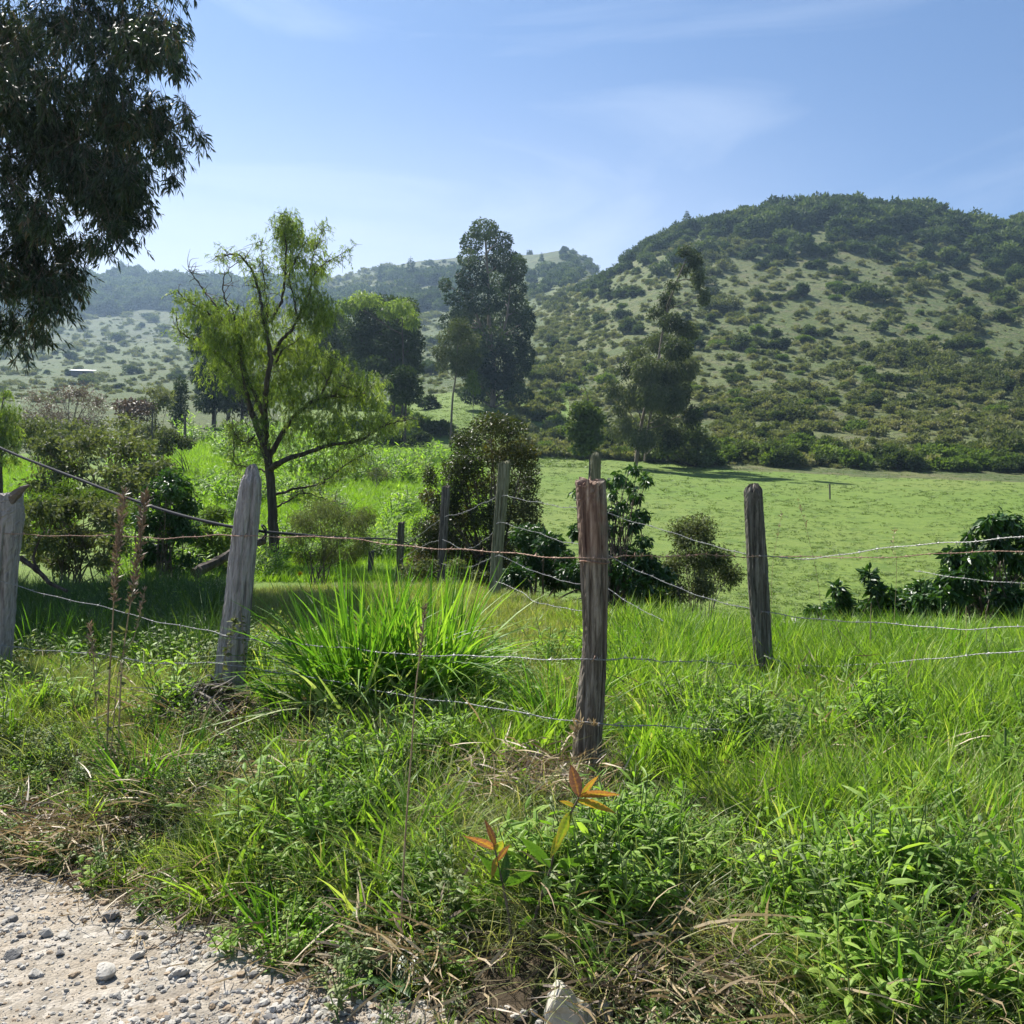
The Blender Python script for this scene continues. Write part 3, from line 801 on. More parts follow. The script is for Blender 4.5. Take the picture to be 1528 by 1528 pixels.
# ------------------------------------------------------------------ trees
def crown_mesh(clusters, Y, n, L, mat, wr=.3, hang=.0, depth=1.0, shell=.45, twig=None, nseg=1, vmix=.5, fold=0., prof=p_leaf, sprays=0, sx=1.0):
    """clusters: (px,py,rx,ry[,weight]) measured on the photo, set at depth Y with real depth of their own"""
    b = MB()
    cl = np.array([(c[0], c[1], c[2], c[3], c[4] if len(c) > 4 else 1.0) for c in clusters], float)
    wgt = cl[:, 2] * cl[:, 3] * cl[:, 4]; wgt /= wgt.sum()
    mid = (cl[:, 0].min() + cl[:, 0].max()) / 2; half = max(1, (cl[:, 0].max() - cl[:, 0].min()) / 2)
    cents = []
    for (cx, cy_, rx, ry, ww), q in zip(cl, wgt):
        m = max(8, int(n * q))
        rxm, rym = rx * Y / F, ry * Y / F
        off = depth * rng.normal(0, .55) * half * Y / F * math.sqrt(max(.1, 1 - ((cx - mid) / half) ** 2 * .8))
        c = P(cx, cy_, Y + off)
        rxm *= 1 + off / Y; rym *= 1 + off / Y
        cents.append((c, rxm, rym))
        tone = rng.random()
        if sprays:      # leaves gathered on drooping sprays
            ns = max(3, m // sprays)
            u = rand_unit(ns); S0 = c + u * (rng.random(ns) ** shell)[:, None] * np.array([rxm, max(rxm, rym) * .9, rym])
            sd = unit(np.stack([rng.normal(0, .5, ns), rng.normal(0, .5, ns), -np.full(ns, hang) + rng.normal(0, .35, ns)], -1))
            sl_ = L * (1.4 + 2.2 * rng.random(ns))
            k = sprays
            tt = rng.random((ns, k))
            B = (S0[:, None] + sd[:, None] * (sl_[:, None] * tt)[..., None]).reshape(-1, 3)
            D = unit(np.repeat(sd, k, 0) + .75 * rand_unit(ns * k))
            v = np.clip(np.repeat(tone * vmix + (1 - vmix) * rng.random(ns), k) + rng.normal(0, .15, ns * k), 0, 1)
            if twig is not None:
                for i in range(min(ns, 2500)):
                    if i % 2: continue
                    tube(b, np.array([S0[i] - sd[i] * L, S0[i] + sd[i] * sl_[i]]), L * .03, 3, .4, 1, cap=False)
        else:
            u = rand_unit(m)
            B = c + u * (rng.random(m) ** shell)[:, None] * np.array([rxm, max(rxm, rym) * .9, rym])
            D = unit(u * .5 + .9 * rand_unit(m) + np.array([0, 0, -hang]))
            v = np.clip(tone * vmix + (1 - vmix) * rng.random(m), 0, 1)
        mm = len(B)
        ll = L * (.6 + .8 * rng.random(mm))
        ribbons(b, B, D, up_side(D), ll, ll * wr, np.array([0, 0, -1.]) * (ll * .25 * min(1, hang + .2))[:, None], nseg, prof, v=v, fold=fold)
    return b, cents

def limbs(mb, cents, start_pts, r0, sides=6, k=None, mat=0, wob=.12):
    """one limb from somewhere on the trunk to each leaf cluster"""
    sp = np.asarray(start_pts)
    for (c, rx, ry) in cents:
        below = sp[sp[:, 2] < c[2] + .1 * ry]
        if len(below) == 0: below = sp[:1]
        dist = np.linalg.norm(below - c, axis=1) + .6 * np.abs(below[:, 2] - (c[2] - 1.2 * np.linalg.norm((below - c)[:, :2], axis=1)))
        s = below[np.argmin(dist)]
        ln = np.linalg.norm(c - s)
        m1 = s + (c - s) * .35 + np.array([0, 0, -.02]) * ln + rng.normal(0, wob * .4, 3) * ln * .5
        m2 = s + (c - s) * .7 + rng.normal(0, wob * .4, 3) * ln * .5
        tube(mb, catmull([s, m1, m2, c], 5), interp_rad(16, r0 * .55, r0 * .12), sides, .5, mat, cap=False)
        for q in range(2):
            e = c + rand_unit(1)[0] * np.array([rx, rx, ry]) * .9
            tube(mb, catmull([m2, (m2 + e) / 2 + rng.normal(0, .03, 3) * ln, e], 3), interp_rad(7, r0 * .2, r0 * .05), max(3, sides - 2), .5, mat, cap=False)

def tree(name, Y, trunks, clusters, n, L, leafm, barkm, label, cat='tree', r0=.2, group=None, limb=True, **kw):
    base = P(*trunks[0][0], Y)
    zb = float(H(base[0], Y))
    root = empty(name, (base[0], Y, zb), label, cat, group)
    cb, cents = crown_mesh(clusters, Y, n, L, leafm, **kw)
    tb = MB(); allp = []
    for tr in trunks:
        pts = np.array([P(x, y, Y) for x, y in tr])
        if tr is trunks[0]: pts[0, 2] = min(pts[0, 2], zb) - .1
        pts[:, 1] += np.cumsum(rng.normal(0, .02, len(pts))) * Y / 20
        c = catmull(pts, 6); allp.append(c)
        rs = r0 if tr is trunks[0] else r0 * .6
        tube(tb, c, interp_rad(len(c), rs, rs * .3), 8, .5, 0, .04)
    if limb:
        limbs(tb, cents, np.concatenate(allp), r0 * .6)
    tb.obj('trunk', [barkm], root, True)
    cb.obj('crown', [leafm, M_twig], root)
    return root

print('trees')
# tall gum in the middle of the valley
tree('gum_tree', 130, [[(735, 585), (736, 540), (730, 480), (728, 420), (725, 360)], [(736, 540), (755, 480), (762, 420)], [(732, 520), (708, 460), (700, 400)]],
     [(722, 342, 22, 15), (704, 362, 17, 15), (745, 360, 20, 15), (698, 384, 15, 14, .7), (722, 388, 18, 12, .5), (752, 388, 22, 18), (772, 398, 14, 18), (704, 415, 24, 18), (740, 418, 26, 18), (766, 430, 20, 20), (690, 440, 14, 14, .7), (664, 424, 9, 10), (672, 446, 10, 9, .7), (724, 448, 30, 20), (772, 462, 18, 24),
      (748, 474, 30, 22), (706, 478, 28, 20), (684, 492, 16, 14, .8), (776, 496, 15, 18, .8), (730, 508, 34, 22), (764, 520, 24, 20), (704, 520, 26, 20), (740, 545, 30, 20), (772, 548, 20, 16), (715, 550, 20, 16), (742, 568, 24, 12), (765, 572, 18, 12), (718, 572, 16, 12), (690, 470, 18, 18), (668, 480, 12, 14, .7), (788, 480, 10, 20), (786, 530, 12, 20), (688, 540, 16, 18), (738, 588, 30, 14), (775, 590, 22, 12), (705, 590, 18, 12)], 44000, .36, M_gum, M_gumbark,
     'tallest dark gum tree rising alone in the middle of the valley, above the skyline', r0=.45, wr=.55, hang=.4, shell=.2, vmix=.75)
tree('slender_tree', 92, [[(672, 644), (675, 600), (680, 560), (683, 510), (686, 480)]],
     [(686, 486, 18, 14), (672, 502, 20, 14), (698, 508, 20, 16), (660, 525, 16, 14), (682, 530, 26, 16), (705, 535, 16, 14), (690, 550, 20, 10), (658, 545, 12, 10, .7)], 7000, .3, M_gum_grey, M_gumbark,
     'slender greyish tree with a bare pale trunk in front of the tall gum', r0=.13, wr=.3, hang=.5, vmix=.4)
tree('sapling', 90, [[(705, 632), (706, 600), (705, 565)]], [(705, 558, 8, 8), (703, 570, 12, 9), (709, 580, 9, 8)], 700, .3, M_bush_light, M_gumbark, 'thin pale green sapling beside the slender grey tree', r0=.05, wr=.3, hang=.7)
tree('leaning_gum_tree', 88, [[(948, 688), (956, 640), (968, 590), (982, 540), (992, 480), (1010, 420), (1030, 375)], [(962, 688), (966, 640), (980, 590), (1000, 530)]],
     [(1024, 374, 13, 9), (1037, 388, 12, 14), (1042, 414, 10, 18), (1050, 442, 9, 14), (1020, 402, 13, 11, .6), (1003, 425, 12, 10, .45), (994, 448, 12, 15), (980, 466, 16, 11, .6), (1001, 480, 18, 14), (1024, 494, 18, 18), (985, 510, 26, 16), (1010, 520, 24, 18), (952, 530, 18, 16, .7), (1026, 548, 18, 20), (996, 556, 28, 22), (966, 552, 26, 22),
      (936, 552, 16, 14, .6), (1000, 594, 26, 24), (974, 590, 26, 22), (944, 590, 22, 20, .7), (1018, 585, 14, 22), (925, 610, 14, 14, .5), (985, 625, 24, 18, .7), (930, 640, 24, 18, .7), (960, 655, 26, 18, .7), (1000, 650, 26, 20, .8), (915, 580, 18, 16, .5), (1030, 620, 18, 20, .7)], 36000, .33, M_gum_grey, M_gumbark,
     'tall ragged gum tree with leaning thin trunks at the pasture edge', r0=.2, wr=.32, hang=.6, vmix=.6, shell=.55)
tree('leafless_sapling', 90, [[(884, 640), (878, 600), (868, 570), (862, 552)]], [(876, 590, 6, 16, .5), (866, 562, 5, 8, .5), (882, 615, 5, 14, .5)], 200, .25, M_bush_light, M_gumbark, 'nearly bare thin sapling bending over beside the pasture corner', r0=.07, wr=.3)

def roundtree(name, Y, base, clusters, n, L, leafm, label, **kw):
    x0 = base[0]; top = min(c[1] for c in clusters)
    return tree(name, Y, [[base, (x0 + 2, base[1] * .6 + top * .4), (x0, base[1] * .25 + top * .75)]], clusters, n, L, leafm, M_bark, label, **kw)
roundtree('dark_tree', 105, (585, 600), [(540, 460, 24, 16), (575, 455, 24, 14), (606, 462, 20, 18), (560, 490, 34, 22), (600, 495, 28, 24), (620, 515, 13, 24), (530, 495, 26, 20), (575, 522, 40, 20), (540, 525, 24, 18), (605, 532, 20, 16), (560, 546, 24, 14), (592, 550, 22, 14), (620, 545, 14, 14)], 15000, .42, M_bush, 'wide dark round tree behind the feathery willow, beside the grassy gap', r0=.35, wr=.45, shell=.5)
roundtree('dark_tree', 112, (505, 600), [(500, 478, 22, 16), (480, 495, 24, 18), (515, 505, 26, 20), (495, 530, 30, 20), (470, 525, 20, 18), (520, 545, 24, 16)], 9000, .42, M_bush, 'dark tree just left of the wide dark round tree, seen through the willow crown', r0=.3, wr=.45, shell=.5)
roundtree('olive_tree', 90, (360, 640), [(350, 560, 20, 16), (375, 575, 20, 18), (345, 590, 22, 18), (372, 605, 26, 18), (395, 590, 18, 16)], 6000, .34, M_gum_grey, 'grey olive tree directly behind the willow trunk fork', r0=.2, wr=.4)
roundtree('lit_top_crown', 98, (600, 600), [(600, 455, 18, 12), (580, 462, 20, 12), (612, 475, 14, 16), (545, 445, 22, 12), (520, 455, 18, 12)], 3200, .4, M_willow, 'pale green drooping leaves added as the sunlit top of the wide dark tree', r0=.15, wr=.3, hang=.8)  # pale leaf colour stands for sunlight on top of the wide dark tree
roundtree('shrub_tree', 84, (604, 605), [(602, 560, 20, 14), (590, 575, 18, 14), (615, 578, 16, 16), (604, 592, 22, 12)], 2600, .34, M_bush, 'small round shrub tree in the meadow below the wide dark tree', r0=.12, wr=.5)
roundtree('dark_conifer', 82, (268, 640), [(270, 575, 9, 12), (268, 592, 12, 14), (267, 612, 14, 14), (268, 630, 13, 10)], 2200, .32, M_forest, 'narrow dark conifer standing at the top of the left meadow', r0=.14, wr=.3)
roundtree('blue_green_tree', 92, (318, 640), [(300, 480, 18, 16, .7), (315, 500, 20, 18, .7), (298, 515, 18, 18, .8), (325, 535, 22, 22), (308, 560, 22, 24), (330, 580, 20, 24), (312, 600, 22, 16), (340, 600, 14, 16)], 10000, .36, M_gum, 'blue green gum tree half hidden behind the left side of the willow', r0=.22, wr=.35, hang=.5)
roundtree('round_broadleaf', 70, (880, 684), [(868, 612, 18, 14), (885, 625, 18, 16), (862, 640, 18, 18), (882, 655, 18, 16), (868, 668, 18, 10)], 3000, .34, M_forest, 'dark broadleaf tree at the near corner of the pasture', r0=.14, wr=.6)
roundtree('scrub_tree', 92, (1040, 692), [(1010, 650, 20, 14), (1035, 645, 20, 14), (1055, 665, 20, 16), (1020, 672, 22, 16), (1045, 682, 22, 12), (990, 668, 18, 14), (970, 675, 16, 10)], 5200, .4, M_forest, 'broad dark thicket tree below the leaning gum tree', r0=.2, wr=.5)
for (x, y, r, k_, lb) in [(830, 640, 18, 'light', 'pale shrub on the slope between the tall gum and the pasture'), (820, 600, 16, 'dark', 'dark shrub at the foot of the valley slope beside the reddish bush'), (800, 575, 18, 'dark', 'dark shrub in the shade just right of the tall gum'),
        (770, 585, 20, 'dark', 'dark shrub under the right side of the tall gum'), (850, 590, 14, 'light', 'light shrub on the grassy slope right of the tall gum'), (905, 575, 18, 'light', 'light shrub uphill of the bare sapling'), (845, 655, 22, 'light', 'wide pale bramble shrub above the near pasture corner'), (815, 670, 16, 'light', 'pale bramble shrub at the meadow edge behind the bronze bush'), (910, 665, 16, 'dark', 'dark shrub between the broadleaf tree and the leaning gum'),
        (930, 684, 18, 'light', 'grey green shrub at the foot of the leaning gum trunks'), (642, 560, 18, 'dark', 'dark shrub under the slender grey tree'), (720, 590, 12, 'dark', 'dark shrub at the base of the tall gum trunk'), (655, 650, 24, 'dark', 'dark shrub at the meadow edge below the slender tree'), (625, 668, 22, 'dark', 'low dark shrub along the top of the bright meadow'), (590, 668, 20, 'dark', 'low dark shrub behind the end of the long willow limb'), (560, 672, 18, 'dark', 'low dark shrub under the long willow limb'),
        (560, 560, 18, 'dark', 'dark shrub at the left foot of the wide dark tree'), (585, 556, 16, 'light', 'pale shrub right under the trunk of the wide dark tree'), (632, 556, 16, 'dark', 'dark shrub between the wide dark tree and the slender one'), (535, 570, 20, 'light', 'pale shrub behind the middle willow limb'), (520, 600, 22, 'dark', 'dark shrub behind the fork of the middle willow limb'), (690, 590, 14, 'dark', 'dark shrub below the crown of the slender tree'), (745, 575, 18, 'dark', 'dark shrub straight below the tall gum'), (790, 556, 16, 'dark', 'dark shrub in the hollow past the tall gum trunk'), (815, 556, 16, 'light', 'yellowish shrub in the hollow past the tall gum trunk'), (700, 565, 14, 'dark', 'dark shrub hugging the tall gum on its left side'), (480, 610, 20, 'dark', 'dark shrub low behind the willow crown'), (520, 640, 24, 'dark', 'wide dark shrub between the two lowest willow limbs'), (545, 612, 22, 'dark', 'dark shrub touching the middle willow limb tip'), (500, 665, 20, 'dark', 'low dark shrub beneath the lowest willow limb'), (430, 600, 20, 'dark', 'dark shrub seen close right of the willow trunk'), (640, 610, 18, 'dark', 'dark shrub at the top of the meadow by the slender trunk'), (590, 625, 22, 'light', 'pale shrub near the tip of the lowest willow limb'), (455, 570, 20, 'light', 'pale shrub behind the centre of the willow crown'), (400, 640, 16, 'dark', 'dark shrub hidden behind the willow trunk'), (345, 650, 14, 'dark', 'small dark shrub left of the willow trunk by the stakes'),  (450, 640, 22, 'light', 'pale shrub low behind the willow crown'),
        (625, 640, 20, 'light', 'pale leafy shrub above the dark shrubs of the meadow edge'), (570, 640, 24, 'light', 'pale leafy shrub seen under the middle willow limb')]:
    shrub(x, y, r, k_, 55, 'valley_shrub', lb, 'shrub', None)

# feathery willow, limbs measured from the photo
def willow():
    Y = 22.
    base = G(408, Y)
    root = empty('willow_tree', base, 'feathery pale green willow with crooked bare limbs behind the grey leaning post', 'tree')
    tb = MB()
    lim = [
     ([(409, 856), (408, 790), (404, 730), (400, 690), (396, 660)], .135, .10),
     ([(396, 664), (384, 645), (370, 610), (360, 585), (352, 568), (328, 536), (293, 506), (263, 493), (255, 461)], .10, .012),
     ([(372, 612), (366, 570), (358, 520), (338, 490), (317, 471), (287, 455), (275, 440)], .065, .01),
     ([(358, 520), (352, 490), (346, 466), (336, 445), (338, 412), (357, 388), (362, 376)], .03, .006),
     ([(338, 490), (322, 455), (300, 430), (282, 405), (276, 395)], .03, .006),
     ([(396, 662), (394, 625), (384, 598), (368, 565), (360, 530), (362, 500), (368, 470)], .09, .015),
     ([(394, 630), (398, 600), (405, 576), (411, 541), (405, 501), (400, 474), (392, 439), (384, 412), (373, 396), (350, 392), (338, 396)], .09, .008),
     ([(402, 480), (416, 447), (421, 407), (424, 367), (421, 335), (424, 313)], .045, .006),
     ([(400, 474), (396, 440), (394, 410), (390, 380), (388, 352)], .02, .004),
     ([(408, 530), (420, 508), (435, 493), (443, 471), (454, 429), (462, 402), (483, 378), (518, 354)], .055, .006),
     ([(443, 471), (436, 440), (430, 410), (440, 385), (452, 350)], .03, .006),
     ([(462, 402), (470, 380), (478, 350), (482, 335)], .015, .004),
     ([(398, 690), (411, 662), (438, 622), (464, 600), (491, 589), (520, 590), (539, 581), (556, 560)], .085, .012),
     ([(476, 596), (490, 570), (500, 548), (505, 530)], .035, .008),
     ([(500, 590), (512, 575), (530, 560)], .02, .006),
     ([(402, 702), (425, 690), (451, 678), (483, 667), (520, 662), (545, 656), (570, 640), (588, 632), (620, 626)], .085, .01),
     ([(404, 740), (440, 728), (470, 722), (491, 709), (518, 688), (550, 672)], .04, .008),
     ([(400, 705), (385, 700), (368, 697), (350, 690), (347, 660), (345, 640)], .03, .006),
     ([(406, 760), (425, 748), (450, 735), (476, 745), (500, 752)], .03, .006),
     ([(405, 720), (398, 690), (388, 670), (372, 650)], .04, .01),
     ([(380, 650), (368, 660), (352, 648), (344, 620)], .025, .006),
     ([(411, 541), (425, 520), (445, 505)], .03, .008)]
    allp = []
    for li, (pts, r0, r1) in enumerate(lim):
        w_ = np.array([P(x, y, Y) for x, y in pts])
        if li == 0: w_[0, 2] = base[2] - .15
        if li > 0:
            w_[1:, 1] += np.cumsum(rng.normal(0, .16, len(pts) - 1)) + rng.normal(0, .25)* np.linspace(0, 1, len(pts) - 1)
        c = catmull(w_, 6)
        c[1:] += rng.normal(0, .012, (len(c) - 1, 3))
        tube(tb, c, interp_rad(len(c), r0, r1, .8), 7, .5, 0, .05)
        allp.append(c)
        if li > 0:      # side twigs
            for q in range(int(len(c) * .8)):
                s = c[rng.integers(len(c) // 4, len(c))]
                d = unit(rng.normal(0, 1, 3) * np.array([1, .8, .7]) + np.array([0, 0, .35]))
                ln = rng.uniform(.2, .6)
                e = s + d * ln
                tube(tb, catmull([s, s + d * ln * .5 + rng.normal(0, .04, 3), e + np.array([0, 0, -.12 * ln])], 3), interp_rad(7, .011, .003), 3, .5, 0, cap=False)
    # crown: hanging strands in clumps
    cb = MB()
    cl = [(424, 345, 16, 24, 1.6), (440, 335, 12, 16, 1.3), (428, 322, 8, 10, 1.2), (448, 352, 12, 12, 1.2), (467, 357, 14, 12, .9), (432, 388, 20, 15, .8), (456, 392, 22, 16, .8), (478, 395, 14, 14, .5), (460, 452, 26, 28, 1.3), (480, 460, 18, 22, 1.3), (400, 462, 30, 22, .8), (375, 478, 28, 22, .8), (345, 470, 26, 20, .7), (325, 462, 24, 20, .9), (330, 500, 28, 24, .9), (320, 540, 24, 24, .6),
          (300, 452, 20, 20, .7), (355, 500, 30, 24, .9), (310, 490, 20, 16, .5), (385, 520, 36, 28), (350, 522, 30, 24, .8), (430, 520, 30, 24), (455, 505, 24, 22), (420, 560, 34, 26, 1.1), (460, 550, 34, 26), (490, 545, 30, 22, .8), (395, 585, 26, 22, .8), (440, 590, 34, 20), (500, 575, 30, 18, .8), (530, 585, 24, 20, .7),
          (455, 625, 36, 18, .7), (420, 650, 24, 18, .4), (480, 645, 34, 16, .6), (515, 635, 32, 18, .5), (552, 630, 26, 18, .5), (580, 625, 20, 14, .5), (540, 560, 22, 16, .6), (560, 595, 14, 20, .6), (470, 690, 28, 14, .5), (515, 680, 26, 16, .5), (500, 610, 26, 14, .7), (365, 560, 24, 22, .6), (385, 625, 10, 12, .7),
          (270, 470, 10, 14, .35), (565, 570, 12, 14, .4)]
    for c_ in cl:
        cx, cy_, rx, ry = c_[:4]; wt = c_[4] if len(c_) > 4 else 1.0
        rxm, rym = rx * Y / F, ry * Y / F
        ns = int(150 * wt * (rx * ry) / 600) + 10
        off = rng.normal(.35, .6)
        u = rand_unit(ns)
        S0 = P(cx, cy_, Y + off) + u * (rng.random(ns) ** .6)[:, None] * np.array([rxm, max(rxm, .5), rym]) * 1.45
        tone = rng.random()
        sd = unit(np.stack([rng.normal(0, .35, ns), rng.normal(0, .35, ns), -np.ones(ns)], -1))
        sln = rng.uniform(.08, .38, ns)
        k = 15
        tt = rng.random((ns, k))
        B = (S0[:, None] + sd[:, None] * (sln[:, None] * tt)[..., None]).reshape(-1, 3)
        D = unit(np.repeat(sd, k, 0) * .8 + .7 * rand_unit(ns * k))
        L = rng.uniform(.05, .12, ns * k)
        ribbons(cb, B, D, up_side(D), L, L * .19, np.array([0, 0, -1.]) * (L * .25)[:, None], 2, p_leaf, v=np.clip(.4 * tone + .6 * np.repeat(rng.random(ns), k) + rng.normal(0, .1, ns * k), 0, 1))
        for i in range(0, ns, 3):
            tube(cb, np.array([S0[i], S0[i] + sd[i] * sln[i]]), .003, 3, .4, 1, cap=False)
    for c in [a_ for i_, a_ in enumerate(allp) if i_ not in (0, 3, 4)]:
        ns = int(len(c) * 2.6)
        idx = rng.integers(int(len(c) * .4), len(c), ns)
        S0 = c[idx] + rng.normal(0, .10, (ns, 3)) + np.array([0, 0, .03])
        sd = unit(np.stack([rng.normal(0, .6, ns), rng.normal(0, .6, ns), -.6 * np.ones(ns)], -1)); k = 13
        tt = rng.random((ns, k)) * rng.uniform(.08, .36, ns)[:, None]
        B = (S0[:, None] + sd[:, None] * tt[..., None]).reshape(-1, 3)
        D = unit(np.repeat(sd, k, 0) * .8 + .8 * rand_unit(ns * k)); L = rng.uniform(.05, .11, ns * k)
        ribbons(cb, B, D, up_side(D), L, L * .2, np.array([0, 0, -1.]) * (L * .25)[:, None], 2, p_leaf, v=np.clip(np.repeat(.3 + .5 * rng.random(ns), k) + rng.normal(0, .1, ns * k), 0, 1))
        for i in range(0, ns, 2):
            tube(cb, np.array([S0[i], S0[i] + sd[i] * .25]), .003, 3, .4, 1, cap=False)
    tb.obj('trunk', M_bark, root, True)
    cb.obj('crown', [M_willow, M_twig], root)
willow()

# the big gum that hangs into the picture at the upper left
def big_gum():
    Y = 13.
    tx = -11.0
    base = np.array([tx, 14.2, float(H(tx, 14.2))])
    root = empty('hanging_gum_tree', base, 'big dark gum tree with hanging leaves over the pale split post', 'tree')
    cl = [(40, 50, 100, 60), (150, 30, 80, 60), (225, 25, 48, 40, .8), (250, 60, 32, 30, .7), (110, 130, 100, 60), (200, 110, 60, 50, .8), (262, 88, 22, 22, .7), (60, 220, 90, 60), (160, 200, 70, 55), (222, 175, 40, 40, .8), (250, 215, 34, 26, .7), (283, 175, 20, 16, .45), (296, 198, 16, 14, .5), (270, 150, 12, 10, .25), (258, 258, 18, 14, .5),
          (200, 270, 45, 32), (130, 290, 70, 45), (50, 320, 70, 55), (168, 335, 30, 24, .8), (110, 372, 40, 30, .8), (50, 410, 60, 40, .9), (112, 420, 18, 22, .6), (80, 455, 34, 22, .6), (25, 470, 45, 30, .8), (20, 512, 26, 12, .6), (66, 492, 18, 12, .5),
          (20, 150, 70, 60), (0, 390, 50, 50),
          (-120, 60, 120, 90, .8), (-110, 250, 100, 90, .8), (-110, 430, 90, 60, .8), (60, -70, 140, 60, .8), (220, -50, 60, 40, .5), (-120, -80, 120, 60, .6), (-260, 120, 110, 110, .6), (-240, 330, 100, 90, .6), (-60, -170, 130, 60, .3)]
    cl = [(c[0] + rng.normal(0, .42 * c[2]) * (c[2] > 24), c[1] + rng.normal(0, .42 * c[3]) * (c[2] > 24), c[2] * rng.uniform(.45, .85), c[3] * rng.uniform(.45, .85), (c[4] if len(c) > 4 else 1) * rng.uniform(.5, 1.3)) for c in cl for _ in range(4)]
    b, cents = crown_mesh(cl, Y, 150000, .10, M_gum_near, wr=.22, hang=1.0, depth=.62, shell=.6, twig=True, sprays=12, vmix=.4, nseg=2)
    tb = MB()
    trunk = catmull([base - np.array([0, 0, .2]), base + np.array([.1, -.1, 2.5]), base + np.array([.35, -.3, 5.0]), base + np.array([.5, -.4, 7.5]), base + np.array([.6, -.5, 10.0])], 8)
    tube(tb, trunk, interp_rad(len(trunk), .38, .12), 12, .5, 0, .03)
    limbs(tb, [c for c in cents if c[0][0] / c[0][1] < -.5 and c[0][2] > 6.2][::4], trunk, .05, 6, wob=.3)
    tube(tb, catmull([P(190, 175, 13), P(240, 190, 13), P(275, 182, 12.9), P(300, 172, 12.9)], 5), interp_rad(16, .02, .004), 5)
    tb.obj('trunk', M_bark, root, True)
    b.obj('crown', [M_gum_near, M_twig], root)
big_gum()

# mid-distance bushes, each with stems and leaves
def leafy(name, Y, base, clusters, n, L, leafm, label, stems=6, r0=.03, barkm=None, cat='bush', wr=.4, hang=.25, loose=0.0, **kw):
    if loose:
        kw.setdefault('shell', .8)
        clusters = [(c[0] + rng.normal(0, .3 * c[2]), c[1] + rng.normal(0, .3 * c[3]) - 4, c[2] * rng.uniform(.45, 1.25), c[3] * rng.uniform(.5, 1.3), rng.uniform(.3, 1.1)) for c in clusters for _ in range(2)]
        n = int(n * loose)
    bp = P(base[0], base[1], Y); g = float(H(bp[0], Y))
    root = empty(name, (bp[0], Y, g), label, cat)
    cb, cents = crown_mesh(clusters, Y, n, L, leafm, wr=wr, hang=hang, **kw)
    tb = MB()
    for i in range(max(stems, len(cents))):
        c, rx, ry = cents[i % len(cents)]
        s = np.array([bp[0] + rng.normal(0, .12), Y + rng.normal(0, .12), g - .05])
        e = c + rand_unit(1)[0] * np.array([rx, rx, ry]) * .6
        m_ = s + (e - s) * np.array([.35, .35, .55]) + rng.normal(0, .06, 3)
        cc = catmull([s, m_, e], 6)
        tube(tb, cc, interp_rad(len(cc), r0 * rng.uniform(.6, 1.1), r0 * .2), 5, .5, 0, cap=False)
        for q in range(7 if loose else 4):
            t_ = cc[rng.integers(4, len(cc))]
            e2 = t_ + rand_unit(1)[0] * np.array([rx, rx, ry]) * .8 + np.array([0, 0, .2 * ry])
            tube(tb, np.array([t_, (t_ + e2) / 2 + rng.normal(0, .02, 3), e2]), interp_rad(3, r0 * .3, r0 * .1), 3, .5, 0, cap=False)
    tb.obj('stems', barkm or M_twig, root, True)
    cb.obj('foliage', [leafm, M_twig], root)
    return root
leafy('bronze_bush', 17, (735, 905), [(735, 632, 32, 18), (760, 642, 28, 20), (712, 655, 28, 22), (780, 680, 26, 26), (745, 680, 34, 26), (700, 690, 26, 24), (790, 715, 18, 26), (760, 725, 34, 28), (715, 725, 32, 26), (680, 740, 22, 22), (785, 760, 26, 26), (735, 770, 40, 30), (690, 775, 30, 28), (655, 790, 22, 24), (790, 800, 28, 26), (745, 820, 45, 30), (690, 825, 36, 30), (645, 835, 24, 26), (642, 712, 12, 18), (640, 742, 16, 14), (775, 850, 40, 30), (720, 860, 45, 28), (662, 760, 26, 24), (640, 800, 26, 30), (628, 840, 20, 28), (665, 815, 30, 30), (680, 705, 24, 26), (690, 660, 20, 20)],
      56000, .058, M_bronze, 'large dense bronze tinged bush behind the squared fence posts', stems=14, r0=.04, hang=-.1, shell=.5, vmix=.55)
leafy('glossy_plant', 12, (925, 900), [(945, 704, 9, 8), (962, 716, 8, 8), (925, 716, 8, 8), (905, 722, 8, 7), (938, 730, 10, 8), (915, 742, 10, 8), (948, 745, 9, 8), (860, 738, 8, 7), (868, 750, 8, 6), (930, 760, 12, 10), (958, 770, 10, 7), (905, 772, 12, 10), (940, 785, 14, 10), (880, 792, 14, 10), (915, 800, 16, 12), (965, 805, 14, 10), (855, 800, 12, 10), (935, 825, 18, 14), (890, 830, 18, 14), (970, 840, 18, 14), (915, 860, 24, 16), (860, 850, 18, 16), (955, 875, 22, 16), (985, 860, 16, 14)],
      6500, .08, M_coffee, 'tall glossy leaved plant growing behind the brown topped post', loose=.9, stems=12, r0=.018, fold=.3, nseg=3, wr=.45, hang=.6)
leafy('dark_bush', 13, (800, 905), [(790, 800, 26, 18), (820, 812, 22, 16), (800, 840, 34, 20), (830, 860, 28, 20), (770, 862, 24, 18), (840, 835, 20, 16), (870, 860, 28, 20), (910, 870, 28, 20), (950, 880, 28, 20), (985, 890, 26, 18), (690, 870, 24, 14)], 11000, .075, M_coffee, 'low dark leafy bush beneath the bronze bush, behind the squared post', hang=.3, fold=.3, nseg=3, wr=.4)
leafy('dry_shrub', 13, (1040, 925), [(1010, 800, 26, 18, .8), (1045, 800, 26, 20, .8), (1075, 830, 24, 22, .8), (1035, 840, 32, 22), (1000, 850, 24, 22), (1085, 870, 24, 24), (1050, 880, 34, 24), (1010, 890, 30, 20)], 20000, .04, M_greybush, 'round twiggy half dry shrub between the two round posts', loose=.9, stems=24, r0=.012, barkm=M_greytwig, wr=.45)
